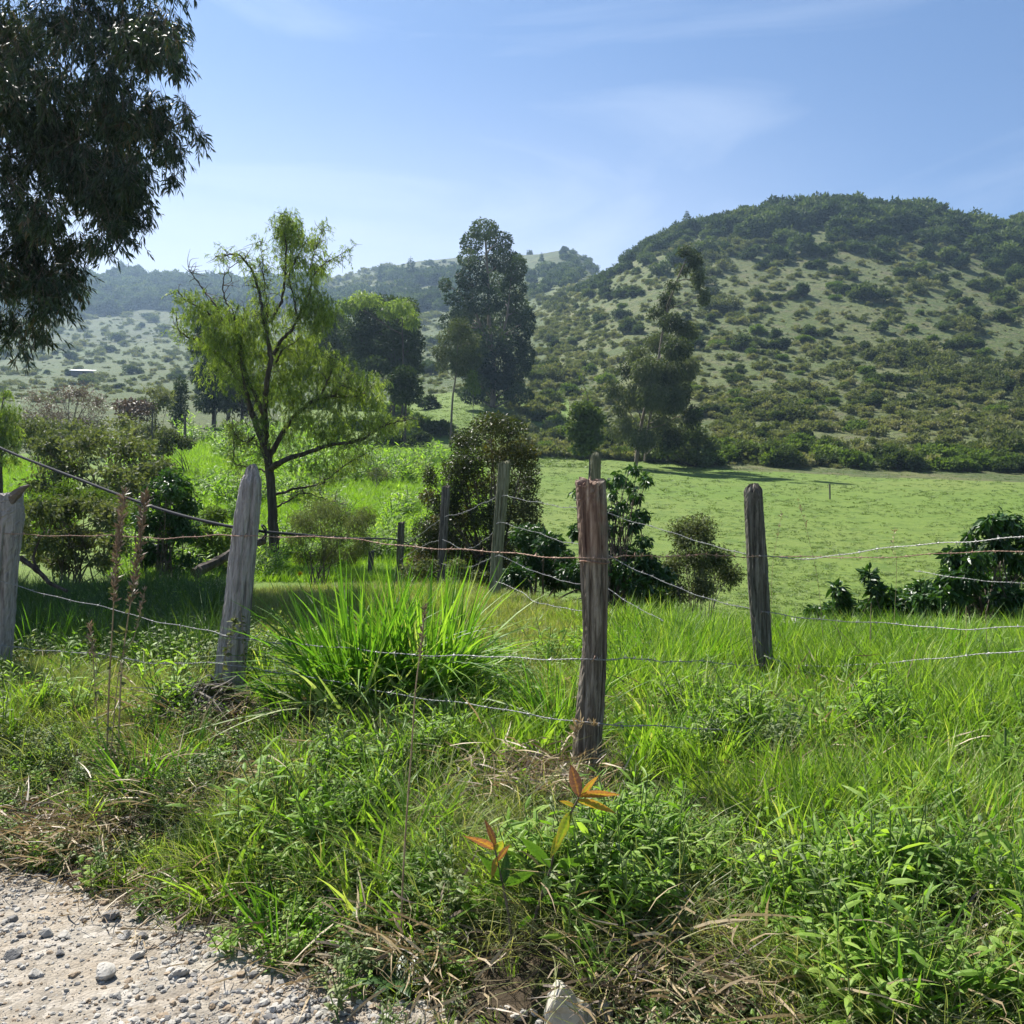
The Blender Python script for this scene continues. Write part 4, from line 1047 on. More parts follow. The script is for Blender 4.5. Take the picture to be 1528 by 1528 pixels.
leafy('coffee_bush', 9.6, (1475, 960), [(1490, 778, 22, 14), (1470, 790, 18, 12), (1512, 790, 18, 14), (1500, 815, 22, 16), (1450, 812, 16, 10), (1425, 835, 22, 10), (1470, 840, 24, 14), (1515, 845, 20, 16), (1440, 862, 26, 16), (1400, 872, 20, 14), (1480, 870, 28, 16), (1420, 892, 28, 16), (1465, 905, 32, 18), (1515, 900, 24, 20), (1385, 905, 18, 14), (1545, 830, 20, 40)],
      9000, .09, M_coffee, 'dark glossy coffee bush at the fence end beyond the sagging wires', loose=.9, stems=12, r0=.016, fold=.3, nseg=3, wr=.42, hang=.6)
leafy('low_bush', 11.2, (1380, 940), [(1345, 900, 22, 14), (1375, 885, 20, 14), (1400, 905, 24, 16), (1360, 918, 26, 14), (1290, 918, 26, 12), (1240, 915, 22, 12), (1430, 905, 24, 18), (1210, 922, 16, 10)], 7000, .08, M_coffee, 'low dark leafy bush spreading between the small coffee plants and the coffee bush', stems=12, r0=.014, fold=.3, nseg=3, wr=.42, hang=.5, loose=.9)
leafy('twiggy_shrub', 9.9, (1500, 950), [(1500, 800, 24, 24, .6), (1520, 850, 20, 30, .6), (1470, 860, 26, 30, .6)], 500, .05, M_greybush, 'bare grey twigs poking out of the coffee bush', stems=26, r0=.008, barkm=M_greytwig, wr=.4)
leafy('coffee_seedling', 10.4, (1310, 935), [(1296, 858, 8, 10), (1302, 876, 9, 9), (1320, 885, 14, 10), (1310, 900, 16, 10), (1330, 905, 12, 8)], 420, .105, M_coffee, 'taller of two small coffee plants beyond the grass, beside the coffee bush', stems=4, r0=.012, fold=.3, nseg=3, wr=.42, hang=.4)
leafy('coffee_seedling', 10.4, (1258, 935), [(1250, 878, 8, 8), (1260, 892, 9, 9), (1262, 908, 13, 9), (1245, 915, 10, 8)], 320, .105, M_coffee, 'shorter of two small coffee plants beyond the grass, beside the pale mound', stems=4, r0=.012, fold=.3, nseg=3, wr=.42, hang=.4)
leafy('leafy_shrub', 26, (170, 800), [(70, 670, 40, 20), (130, 660, 44, 22), (190, 672, 40, 22), (100, 700, 44, 22), (160, 705, 46, 24), (225, 690, 34, 22), (250, 705, 26, 18), (200, 730, 44, 22), (130, 735, 44, 20), (70, 730, 30, 22), (265, 735, 26, 20)], 11000, .15, M_greybush, 'broad grey green leafy shrub under the sagging black hose', loose=.85, stems=16, r0=.04, fold=.25, wr=.42, hang=.3)
leafy('dark_leafy_shrub', 15, (245, 890), [(250, 715, 24, 16), (270, 735, 22, 18), (235, 740, 24, 18), (280, 765, 18, 18), (250, 770, 30, 20), (225, 790, 24, 20), (265, 800, 26, 20), (240, 825, 30, 20), (275, 840, 20, 20), (215, 830, 20, 16)], 8000, .085, M_coffee, 'dark green leafy shrub between the dry seed stalks and the grey post', loose=.85, stems=8, r0=.022, fold=.3, nseg=3, wr=.42, hang=.5)
leafy('spotted_shrub', 14, (110, 900), [(60, 770, 30, 18, .8), (110, 765, 36, 20, .8), (160, 775, 30, 20, .8), (70, 805, 36, 20, .8), (125, 805, 40, 22), (175, 810, 26, 20), (100, 835, 40, 20), (150, 840, 30, 20), (50, 830, 24, 20), (30, 790, 16, 20, .7)], 7500, .075, M_greybush, 'twiggy shrub with pale mottled leaves beside the split post', loose=.85, stems=22, r0=.016, wr=.5, hang=.4, fold=.25)
leafy('leafless_shrub', 60, (105, 690), [(70, 600, 30, 18, .8), (110, 590, 34, 20), (145, 605, 26, 18, .8), (90, 625, 40, 18), (140, 630, 30, 16), (50, 625, 20, 16, .7)], 5200, .2, M_brown, 'grey brown nearly leafless shrub with bare twigs on the slope below the shed', loose=.85, stems=40, r0=.06, barkm=M_greytwig, wr=.25)
leafy('russet_shrub', 64, (200, 660), [(190, 605, 22, 10), (215, 608, 18, 10), (200, 618, 24, 10)], 1600, .24, M_brown, 'russet brown shrub right of the leafless shrub', stems=8, r0=.04, wr=.5)
leafy('grey_shrub', 66, (235, 665), [(225, 590, 16, 14), (245, 600, 16, 16), (235, 615, 22, 16), (225, 640, 24, 18), (210, 655, 30, 14), (180, 650, 26, 12)], 4200, .22, M_greybush, 'grey green shrub at the left foot of the narrow conifer', loose=.85, stems=10, r0=.04, wr=.4)
leafy('grey_shrub', 40, (70, 700), [(40, 650, 26, 16), (75, 640, 26, 18), (110, 645, 26, 16), (60, 665, 30, 14), (150, 650, 26, 16), (180, 640, 22, 14), (30, 640, 20, 14)], 6500, .15, M_greybush, 'low grey green shrub just below the leafless shrub', loose=.85, stems=12, r0=.035, wr=.45)
leafy('grey_shrub', 46, (280, 690), [(250, 650, 18, 12), (275, 660, 16, 10), (240, 668, 22, 12)], 2200, .16, M_greybush, 'small grey green shrub at the near end of the left meadow stakes', stems=6, r0=.03, wr=.45)
leafy('mixed_shrub', 19, (60, 850), [(20, 770, 26, 20), (60, 755, 26, 16), (95, 740, 26, 16), (140, 745, 30, 18), (180, 755, 26, 18), (200, 775, 22, 18), (40, 800, 26, 20)], 7000, .10, M_bush_light, 'mid green shrub between the mottled shrub and the broad grey green one', loose=.85, stems=14, r0=.025, wr=.45, fold=.25, nseg=2)
leafy('mixed_shrub', 17, (330, 860), [(300, 800, 18, 16, .6), (325, 815, 18, 14, .6), (310, 835, 22, 14, .7), (345, 800, 12, 14, .4), (320, 770, 20, 14, .6), (295, 840, 22, 18), (335, 850, 20, 12)], 5200, .085, M_bush_light, 'thin green shrub around the broken branch behind the grey post', stems=8, r0=.014, wr=.4, fold=.25, nseg=2)
tree('pale_willow', 32, [[(2, 730), (2, 680), (5, 620)]], [(5, 585, 14, 12), (14, 610, 18, 16), (0, 620, 20, 18), (16, 640, 18, 18), (0, 650, 22, 18), (22, 662, 14, 14), (5, 680, 24, 14), (-25, 630, 20, 40)], 6500, .13, M_willow, M_bark, 'pale green willow cut off by the photo edge above the hose', r0=.1, wr=.2, hang=1.0, sprays=10)
leafy('umbrella_shrub', 45, (562, 752), [(555, 706, 12, 5), (575, 706, 12, 5), (565, 712, 18, 6), (564, 701, 10, 4)], 1300, .12, M_greybush, 'tiny grey umbrella shaped tree alone in the bright meadow', stems=3, r0=.035, barkm=M_greytwig, wr=.2, cat='small tree')
leafy('feathery_bush', 15, (476, 860), [(480, 760, 26, 16, .7), (505, 770, 24, 18, .8), (470, 785, 22, 16, .7), (530, 780, 20, 18, .8), (500, 800, 24, 16, .7), (540, 808, 14, 18), (525, 825, 14, 14), (450, 775, 20, 16), (445, 800, 20, 16, .7), (545, 770, 18, 16), (490, 825, 24, 14), (455, 830, 18, 14, .7)], 12000, .065, M_greybush, 'small feathery grey green bush right of the willow trunk', stems=10, r0=.014, wr=.14, hang=.7)
leafy('bramble', 11, (620, 880), [(610, 850, 14, 10, .7), (640, 845, 16, 12, .8), (700, 858, 16, 10), (680, 845, 14, 12, .8), (725, 862, 12, 10)], 1500, .05, M_greybush, 'straggly pale bramble around the feet of the far fence posts', stems=10, r0=.006, wr=.5)

# skyline trees
def conifer(px, py, h, name, label, Y=None):
    p = hit(px, py, 200) if Y is None else G(px, Y)
    if p is None: return
    hm = h * p[1] / F
    root = empty(name, p, label, 'tree')
    b = MB(); tb = MB()
    tube(tb, np.array([p - [0, 0, .5], p + [0, 0, hm]]), [hm * .035, hm * .006], 6)
    for k in range(11):
        f = .18 + .8 * k / 11
        n_ = 26
        a = rng.random(n_) * 6.283
        rl = hm * .30 * (1 - f) ** .8 + hm * .03
        B = p + np.stack([0 * a, 0 * a, np.full(n_, f * hm)], -1) + np.stack([np.cos(a), np.sin(a), 0 * a], -1) * (rl * rng.random(n_) * .6)[:, None]
        D = unit(np.stack([np.cos(a), np.sin(a), rng.normal(-.1, .2, n_)], -1))
        ribbons(b, B, D, up_side(D), rl * (.5 + .6 * rng.random(n_)), rl * .3, None, 2, p_leaf)
    tb.obj('trunk', M_bark, root); b.obj('crown', M_forest, root)
conifer(1025, 336, 32, 'skyline_conifer', 'dark tiered conifer on the left shoulder of the wooded hilltop', Y=312)
conifer(613, 425, 42, 'skyline_conifer', 'dark pointed conifer on the bare ridge left of the tall gum')
conifer(808, 392, 16, 'skyline_conifer', 'tiny conifer on the far ridge right of the tall gum')
for (x, y, r, lb) in [(394, 428, 12, 'tall dark tree on the far skyline seen through the willow twigs'), (182, 410, 9, 'small bushy tree poking above the far wooded skyline')]:
    p = hit(x, y, 300)
    rt = empty('skyline_tree', p, lb, 'tree')
    s = r * p[1] / F
    for nm, me, sc, z in (('crown', for_m[1], (s, s, s * 1.5), .4 * s),):
        o = bpy.data.objects.new(nm, me); o.scale = sc; o.location = (0, 0, z); o.parent = rt; col.objects.link(o)
    tb = MB(); tube(tb, np.array([p - [0, 0, 1], p + [0, 0, s]]), [s * .12, s * .08], 6); tb.obj('trunk', M_bark, rt)

# shed far across the valley
M_tin = plain_mat('tin_roof', (.72, .74, .76), (.82, .83, .85), 1.0, rough=.35, metal=.2)
M_shedwall = plain_mat('shed_wall', (.11, .11, .12), (.17, .17, .17), 2)
def box(mb, c, h, rot=0.0, v=.5):
    x, y, z = h
    vs = np.array([(sx * x, sy * y, sz * z) for sz in (-1, 1) for sy in (-1, 1) for sx in (-1, 1)])
    ca, sa = math.cos(rot), math.sin(rot)
    vs = np.stack([vs[:, 0] * ca - vs[:, 1] * sa, vs[:, 0] * sa + vs[:, 1] * ca, vs[:, 2]], -1) + np.asarray(c)
    mb.add(vs, [(0, 2, 3, 1), (4, 5, 7, 6), (0, 1, 5, 4), (2, 6, 7, 3), (0, 4, 6, 2), (1, 3, 7, 5)], v)
ps = hit(124, 561, 200)
sc_ = ps[1] / F
shed = empty('farm_shed', ps, 'small shed with a shining tin roof on the far slope', 'shed')
b = MB(); box(b, ps + [0, 0, 2.6 * sc_], (14 * sc_, 9 * sc_, 4.0 * sc_), R(12))
b.obj('wall', M_shedwall, shed)
rb = MB()
c_, s_ = math.cos(R(12)), math.sin(R(12))
def rot2(x, y): return np.array([x * c_ - y * s_, x * s_ + y * c_, 0]) * sc_
vs = []
for (x, y, z) in [(-16.5, -11, 6.0), (16.5, -11, 6.0), (16.5, 11, 10.5), (-16.5, 11, 10.5)]:
    for dz in (0, .5):
        vs.append(ps + rot2(x, y) + [0, 0, (z + dz) * sc_])
rb.add(vs, [(0, 2, 4, 6), (1, 7, 5, 3), (0, 1, 3, 2), (2, 3, 5, 4), (4, 5, 7, 6), (6, 7, 1, 0)])
rb.obj('roof', M_tin, shed)
db = MB(); box(db, ps + rot2(4, -9.3) + [0, 0, 2.2 * sc_], (2.4 * sc_, .3 * sc_, 3.2 * sc_), R(12)); db.obj('door', M_twig, shed)

# ------------------------------------------------------------------ fence posts
def red_top(t, tcn, c):
    """bark torn off the upper part: bare red-brown heartwood"""
    sp = N(t, 'ShaderNodeSeparateXYZ'); t.links.new(tcn.outputs['Object'], sp.inputs[0])
    mp_ = N(t, 'ShaderNodeMapping'); mp_.inputs['Scale'].default_value = (34, 34, 2.2); t.links.new(tcn.outputs['Object'], mp_.inputs[0])
    n1 = noise_tex(t, 1.0, 5, .6, mp_.outputs[0], .2)
    stain = ramp(t, n1, [(.34, (.04, .02, .016)), (.5, (.17, .11, .08)), (.66, (.38, .29, .22))])
    n2 = noise_tex(t, 9, 4, .6, tcn.outputs['Object'])
    a = N(t, 'ShaderNodeMath', operation='MULTIPLY_ADD', i_1=.28, i_2=-.14); t.links.new(n2, a.inputs[0])
    z = N(t, 'ShaderNodeMath', operation='ADD'); t.links.new(sp.outputs[2], z.inputs[0]); t.links.new(a.outputs[0], z.inputs[1])
    mr = N(t, 'ShaderNodeMapRange', i_1=.98, i_2=1.06); t.links.new(z.outputs[0], mr.inputs[0])
    x = N(t, 'ShaderNodeMath', operation='ADD'); t.links.new(sp.outputs[0], x.inputs[0]); t.links.new(a.outputs[0], x.inputs[1])
    mx_ = N(t, 'ShaderNodeMapRange', i_1=.085, i_2=.05); t.links.new(x.outputs[0], mx_.inputs[0])
    m = N(t, 'ShaderNodeMath', operation='MULTIPLY'); t.links.new(mr.outputs[0], m.inputs[0]); t.links.new(mx_.outputs[0], m.inputs[1])
    return mixc(t, m.outputs[0], c, stain)
M_post = wood_mat('weathered_post', (.018, .016, .013), (.085, .076, .062), (.24, .22, .185))
M_post_grey = wood_mat('pale_grey_post', (.09, .08, .075), (.235, .22, .21), (.36, .345, .33))
M_post_red = wood_mat('brown_topped_post', (.022, .018, .014), (.125, .102, .078), (.33, .285, .23), extra=red_top)
M_moss = wood_mat('mossy_post', (.05, .055, .03), (.15, .15, .09), (.30, .29, .20))

def post(name, Y, cl, mat, label, square=False, top='flat', rough=.07, seed=0, group=None, lean=0.0):
    """cl: (px,py,width px) from the top down; a hand-split post with grooves running along the grain"""
    r_ = np.random.default_rng(seed + 100)
    c = np.array([P(x, y, Y) for x, y, w_ in cl]); wd = np.array([w_ for *_, w_ in cl]) * Y / F / 2
    c = c[::-1]; wd = wd[::-1]
    g = float(H(c[0, 0], Y))
    c[0, 2] = min(c[0, 2], g - .06)
    c[:, 1] += lean * (c[:, 2] - c[0, 2])
    base = np.array([c[0, 0], Y, g])
    s = np.linspace(0, 1, len(c)); S = np.linspace(0, 1, 70)
    cc = catmull(c, 12); s0 = np.linspace(0, 1, len(cc))
    C = np.stack([np.interp(S, s0, cc[:, k]) for k in range(3)], -1)
    W = np.interp(S, s, wd)
    m = 48
    a = np.linspace(0, 2 * np.pi, m, endpoint=False)
    prof = np.ones(m)
    if square:
        prof = 1 / np.maximum(np.abs(np.cos(a + .35)), np.abs(np.sin(a + .35))) ; prof = np.minimum(prof, 1.25)
        prof /= prof.mean()
    gr = np.zeros((70, m))
    for k in range(16):      # drying cracks
        a0 = r_.random() * 6.283; wid = r_.uniform(.045, .13); dp = r_.uniform(.07, .26)
        z0, z1 = sorted(r_.random(2)); z1 = max(z1, z0 + .3)
        drift = r_.normal(0, .15)
        da = np.angle(np.exp(1j * (a[None] - a0 - drift * S[:, None])))
        gr -= dp * np.exp(-(da / wid) ** 2) * (smooth(z0 - .1, z0, S) * smooth(z1 + .1, z1, S))[:, None]
    lump = rough * (fnoise(a[None] * 1.3 + 0 * S[:, None] + seed * 3.1, S[:, None] * 5 + 0 * a[None], seed) + .5 * fnoise(np.cos(a)[None] * 3 + seed, S[:, None] * 14 + np.sin(a)[None] * 3, seed + 5))
    rad = W[:, None] * (prof[None] + gr + lump + .018 * r_.normal(size=(70, m)))
    ring = np.stack([np.cos(a), np.sin(a), 0 * a], -1)[None] * rad[..., None] + C[:, None]
    top_n = r_.normal(0, .012, m) + .012 * np.cos(a - 1.0)
    ring[-1, :, 2] += top_n
    ring[-2, :, 2] += top_n * .6
    b = MB()
    v = ring.reshape(-1, 3)
    i, j = np.meshgrid(np.arange(69), np.arange(m), indexing='ij'); j2 = (j + 1) % m
    b.add(v, np.stack([i * m + j, i * m + j2, (i + 1) * m + j2, (i + 1) * m + j], -1).reshape(-1, 4))
    # sawn / weathered top
    rings = [ring[-1]]
    ctr_ = ring[-1].mean(0)
    hgt = {'flat': .006, 'dome': .05, 'tip': .02}[top]
    for f, hz in ((.8, .5), (.5, .85), (.2, 1.0), (.02, 1.0)):
        q = ctr_ + (ring[-1] - ctr_) * f; q[:, 2] += hgt * hz + r_.normal(0, .003, m)
        rings.append(q)
    tv = np.concatenate(rings)
    i, j = np.meshgrid(np.arange(4), np.arange(m), indexing='ij'); j2 = (j + 1) % m
    b.add(tv, np.stack([i * m + j, i * m + j2, (i + 1) * m + j2, (i + 1) * m + j], -1).reshape(-1, 4))
    o = bpy.data.objects.new(name, None)
    me = b.mesh(name, mat, False)
    o = bpy.data.objects.new(name, me)
    me.transform(__import__('mathutils').Matrix.Translation(-Vector(base)))
    o.location = base
    col.objects.link(o)
    return tag(o, label, 'fence post', group)

post('fence_post', 4.3, [(880, 719, 45), (883, 760, 45), (886, 830, 43), (888, 900, 38), (887, 960, 36), (883, 1030, 41), (878, 1090, 43), (873, 1150, 44)], M_post_red, 'thick weathered post with a bare red brown top, standing alone in the middle', seed=1)
post('fence_post', 5.5, [(376, 706, 20), (374, 722, 31), (369, 770, 37), (361, 840, 40), (352, 920, 42), (345, 980, 45), (337, 1055, 47)], M_post_grey, 'pale grey leaning post tapered at the top, with black hose tied behind it', top='dome', seed=2, rough=.05)
post('fence_post', 6.0, [(1124, 733, 27), (1127, 790, 29), (1131, 860, 31), (1137, 950, 29), (1142, 1050, 28)], M_post, 'dark round weathered post where two lines of barbed wire meet', seed=3, top='dome')
post('fence_post', 6.5, [(6, 738, 50), (4, 780, 56), (-2, 860, 50), (-8, 960, 50), (-10, 1020, 48)], M_post_grey, 'pale thick post with a splintered top at the shaded end of the fence', seed=4)
post('fence_post', 7.7, [(889, 684, 15), (889, 740, 15), (889, 830, 16), (888, 930, 16)], M_moss, 'mossy post hidden behind the red brown topped post', seed=5, top='dome')
post('fence_post', 9.6, [(753, 690, 17), (748, 750, 17), (743, 810, 17), (737, 890, 17)], M_moss, 'tall squared slanting post in front of the bronze bush', square=True, seed=6)
post('fence_post', 12.5, [(666, 726, 12), (662, 790, 12), (657, 860, 12)], M_post, 'thin leaning post against the left side of the bronze bush', square=True, seed=7)
post('fence_post', 16, [(599, 780, 9), (597, 830, 10), (594, 880, 10)], M_post, 'thin dark post holding the end of the black hose', square=True, seed=8)
post('fence_post', 20, [(554, 823, 8), (553, 850, 8), (552, 872, 8)], M_post, 'short post going down the slope left of the hose post', square=True, seed=9)
post('fence_post', 24, [(526, 856, 8), (526, 868, 8), (526, 885, 8)], M_post, 'last and smallest post of the line dipping behind the grass', square=True, seed=10)
for (x, y0, y1, Y, wd, lb) in [(1238, 722, 764, 60, 2.4, 'thin bare stake standing alone in the green pasture'), (276, 620, 668, 62, 4, 'thick dark stake by the dark trough in the left meadow'), (322, 612, 662, 62, 2.6, 'thin pale pole between two stakes in the left meadow'), (341, 612, 656, 66, 6, 'thick stake close behind the willow limb in the left meadow'), (228, 612, 655, 64, 2.4, 'thin pole by the grey shrubs in the left meadow')]:
    b = MB(); tp, bt = P(x, y0, Y), P(x - 1, y1, Y); bt[2] = min(bt[2], float(H(bt[0], Y))) - .2
    pts = catmull([bt, (bt + tp) / 2 + rng.normal(0, .02, 3), tp], 4)
    tube(b, pts, wd * Y / F / 2, 7, .5, 0, .06)
    tag(b.obj('pasture_stake', M_post), lb, 'stake')
# splinter on the torn top of the edge post
sb = bpy.data.objects
pp = [o for o in bpy.data.objects if o.get('label', '').startswith('pale thick post')][0]
b = MB(); c0 = P(8, 742, 6.45)
tube(b, catmull([P(-4, 768, 6.45), P(14, 748, 6.45), P(30, 732, 6.45), P(44, 724, 6.45)], 5), interp_rad(16, .075, .008, .8), 7, .5, 0, .12)
b.obj('splinter', M_twig, pp)
# wire tied round the main post
b = MB(); a = np.linspace(0, 2 * np.pi, 33)
pm = [o for o in bpy.data.objects if o.get('label', '').startswith('thick weathered')][0]
tube(b, np.stack([P(886.5, 838, 4.3)[0] + .074 * np.cos(a), 4.3 + .078 * np.sin(a), P(886, 838, 4.3)[2] + .006 * np.sin(2 * a)], -1), .0035, 5)
b.obj('wire_tie', M_rust, pm)

# ------------------------------------------------------------------ barbed wire and hose
def barbed(name, pts, label, mat=M_wire, r=.0018, barb=True, tw=34.0, sag=0.0, group=None):
    p = np.array([P(*q) for q in pts])
    c = catmull(p, 14)
    ln = np.concatenate([[0], np.cumsum(np.linalg.norm(np.diff(c, axis=0), axis=1))])
    n = int(ln[-1] / .012)
    s = np.linspace(0, ln[-1], n)
    c = np.stack([np.interp(s, ln, c[:, k]) for k in range(3)], -1)
    c += np.stack([.004 * np.sin(s * 7), .004 * np.sin(s * 9 + 1), .006 * np.sin(s * 6.1 + 2) + .003 * np.sin(s * 17)], -1)
    T = unit(np.gradient(c, axis=0)); U = unit(np.cross(T, [0, 0, 1.])); V = np.cross(T, U)
    b = MB()
    for ph in (0, np.pi):
        a = s * 2 * np.pi / .05 + ph
        tube(b, c + (U * np.cos(a)[:, None] + V * np.sin(a)[:, None]) * r * 1.05, r, 4, .5, 0, cap=False)
    if barb:
        k = 0.06
        while k < ln[-1] - .03:
            i = int(k / ln[-1] * (n - 1))
            for q in range(4):
                an = rng.random() * 6.283
                d = U[i] * math.cos(an) + V[i] * math.sin(an) + T[i] * rng.normal(0, .35)
                o_ = c[i] + T[i] * (q - 1.5) * .004
                tube(b, np.array([o_, o_ + d * .011, o_ + d * .021]), [.0018, .0016, .0005], 3, .5, 0, cap=False)
            tube(b, np.array([c[i] - T[i] * .007, c[i], c[i] + T[i] * .007]), r * 2.5, 5, .5, 0, cap=False)
            k += .125 + rng.normal(0, .008)
    return tag(b.obj(name, mat), label, 'barbed wire', group)
barbed('barbed_wire', [(-70, 794, 7.0), (10, 797, 6.38), (120, 799, 6.2), (240, 802, 5.85), (366, 799, 5.38), (480, 802, 5.15), (600, 813, 4.85), (740, 825, 4.5), (886, 832, 4.19), (1000, 829, 5.0), (1132, 830, 5.90), (1200, 832, 5.9), (1300, 831, 5.7), (1400, 827, 5.5), (1528, 822, 5.2), (1700, 812, 4.8)], 'topmost barbed strand of the roadside fence, rusty near the brown topped post', M_rust)
barbed('barbed_wire', [(1132, 831, 5.89), (1200, 833, 5.8), (1260, 826, 5.6), (1380, 813, 5.2), (1528, 800, 4.7), (1700, 788, 4.3)], 'barbed strand rising from the dark round post over the coffee bush')
barbed('barbed_wire', [(-70, 850, 7.0), (0, 868, 6.36), (70, 886, 6.2), (200, 918, 5.9), (300, 940, 5.6), (350, 950, 5.36), (500, 967, 5.05), (700, 980, 4.6), (886, 983, 4.2), (1000, 986, 5.0), (1137, 993, 5.90), (1220, 995, 5.8), (1320, 988, 5.5), (1420, 982, 5.2), (1528, 970, 4.9), (1700, 960, 4.6)], 'middle barbed strand of the roadside fence, crossing in front of the big grass tuft')
barbed('barbed_wire', [(-70, 958, 7.0), (10, 965, 6.36), (130, 975, 6.0), (230, 988, 5.7), (343, 992, 5.36), (430, 1005, 5.1), (520, 1022, 4.9), (700, 1052, 4.5), (876, 1077, 4.17), (1000, 1086, 4.3), (1130, 1093, 4.4), (1260, 1102, 4.5), (1420, 1113, 4.5), (1500, 1122, 4.5)], 'lowest barbed strand of the roadside fence, disappearing into the weeds')
barbed('barbed_wire', [(1118, 830, 6.08), (1060, 812, 6.5), (1000, 795, 6.9), (940, 776, 7.3), (889, 760, 7.58), (840, 756, 8.2), (790, 748, 8.9), (751, 740, 9.45), (712, 755, 10.9), (690, 766, 11.7), (664, 771, 12.4), (630, 795, 14), (598, 818, 15.9)], 'top barbed strand of the back fence running to the squared posts')
barbed('barbed_wire', [(1128, 912, 6.08), (1060, 893, 6.5), (1000, 873, 6.9), (930, 840, 7.4), (888, 818, 7.58), (830, 805, 8.3), (788, 791, 8.9), (745, 780, 9.45), (736, 794, 9.8), (715, 811, 10.9), (692, 820, 11.7), (661, 806, 12.4), (630, 815, 14), (597, 835, 15.9)], 'second barbed strand of the back fence, sagging between the squared posts')
barbed('barbed_wire', [(990, 928, 6.7), (940, 899, 7.2), (906, 879, 7.5), (888, 874, 7.58), (830, 864, 8.3), (783, 846, 9.0), (742, 830, 9.45), (715, 841, 10.6), (684, 849, 11.7), (659, 841, 12.4)], 'third barbed strand of the back fence, low behind the brown topped post')
barbed('barbed_wire', [(888, 915, 7.58), (840, 906, 8.0), (799, 899, 8.6), (781, 884, 9.0), (739, 868, 9.45)], 'lowest barbed strand of the back fence, dropping from the squared slanting post')
barbed('barbed_wire', [(1136, 914, 5.92), (1210, 922, 6.0), (1320, 931, 5.9), (1420, 938, 5.6), (1528, 934, 5.3), (1700, 930, 5.0)], 'barbed strand slung from the dark round post low across the coffee bush')
barbed('barbed_wire', [(1140, 980, 5.9), (1200, 1000, 5.7), (1262, 1016, 5.4), (1310, 1030, 5.2), (1400, 1052, 4.9), (1460, 1062, 4.7)], 'broken barbed strand sagging into the tall grass past the dark round post')
barbed('barbed_wire', [(1365, 853, 7.5), (1420, 860, 7.2), (1470, 866, 7.0), (1528, 872, 6.8), (1620, 880, 6.6)], 'short loose barbed strand hanging in front of the coffee bush')
def staple(pst, px, py, Y):
    c0 = P(px, py, Y); b = MB()
    a = np.linspace(-1.3, 1.3, 9)
    tube(b, np.stack([c0[0] + .012 * np.sin(a) * .5, c0[1] - .012 * np.cos(a) + .008, c0[2] + .013 * np.sin(a)], -1), .0022, 5)
    b.obj('staple', M_rust, pst)
def find(txt): return [o for o in bpy.data.objects if o.get('label', '').startswith(txt)][0]
for q in ((886, 832, 4.2), (886, 983, 4.205), (876, 1077, 4.19)): staple(find('thick weathered'), *q)
for q in ((366, 799, 5.39), (350, 950, 5.37), (343, 992, 5.37)): staple(find('pale grey leaning'), *q)
for q in ((1132, 830, 5.91), (1137, 993, 5.91), (1136, 914, 5.92)): staple(find('dark round weathered'), *q)
b = MB()
hp = np.array([P(*q) for q in [(-70, 632, 8.2), (0, 668, 7.6), (60, 693, 7.2), (120, 716, 6.8), (190, 743, 6.4), (260, 766, 6.05), (330, 783, 5.75), (368, 789, 5.68), (400, 794, 5.8), (450, 798, 7.0), (520, 803, 10), (594, 806, 15.8), (625, 822, 17), (660, 850, 18), (700, 880, 18.5)]])
hc = catmull(hp, 10)
tube(b, hc, np.full(len(hc), .0105) * np.interp(np.linalg.norm(hc, axis=1), [6, 18], [1, 1.4]), 8)
tag(b.obj('water_hose', M_hose, smooth_shade=True), 'black water hose strung along the fence from post to post', 'hose')
b = MB(); a = np.linspace(0, 4 * np.pi, 40)
tube(b, np.stack([P(394, 0, 5.7)[0] + .03 * np.cos(a) * .4, 5.7 + .03 * np.sin(a), P(0, 795, 5.7)[2] + .05 * np.sin(a * .5)], -1), .006, 6)
tag(b.obj('hose_knot', M_hose), 'black knot of hose tie at the side of the grey leaning post', 'knot')

# ------------------------------------------------------------------ verge vegetation (stuff)
def relief(X, Y):
    return smooth(-.22, .32, .75 * fnoise(X * 3.0, Y * 3.0, 101, 2) + .4 * fnoise(X * .9, Y * .9, 102, 2))

def clear(X, Y):
    m = np.ones(len(X))
    for (x, y, r) in [(.16, 2.58, .17), (.18, 2.72, .15), (.05, 2.86, .20), (-.02, 2.82, .19), (.0, 2.68, .15), (-.39, 2.85, .16)]:
        m = np.minimum(m, smooth(r * .7, r * 1.1, np.hypot(X - x, (Y - y))))
    return m

def near_points(n, tmin=-.78, tmax=1.05, ymin=2.35, ymax=13., pw=1.0):
    n = int(n * 1.27) if tmax > 1 else n
    Y = ymin + (ymax - ymin) * rng.random(n) ** pw
    X = (tmin + (tmax - tmin) * rng.random(n)) * Y
    return X, Y
def to3(X, Y): return np.stack([X, Y, H(X, Y)], -1)
def pxy(X, Y):
    z = H(X, Y); return 764 + F * X / Y, 764 + F * (CZ - z) / Y

def keep(X, Y, prob):
    prob = prob * clear(X, Y)
    k = rng.random(len(X)) < prob
    return X[k], Y[k]

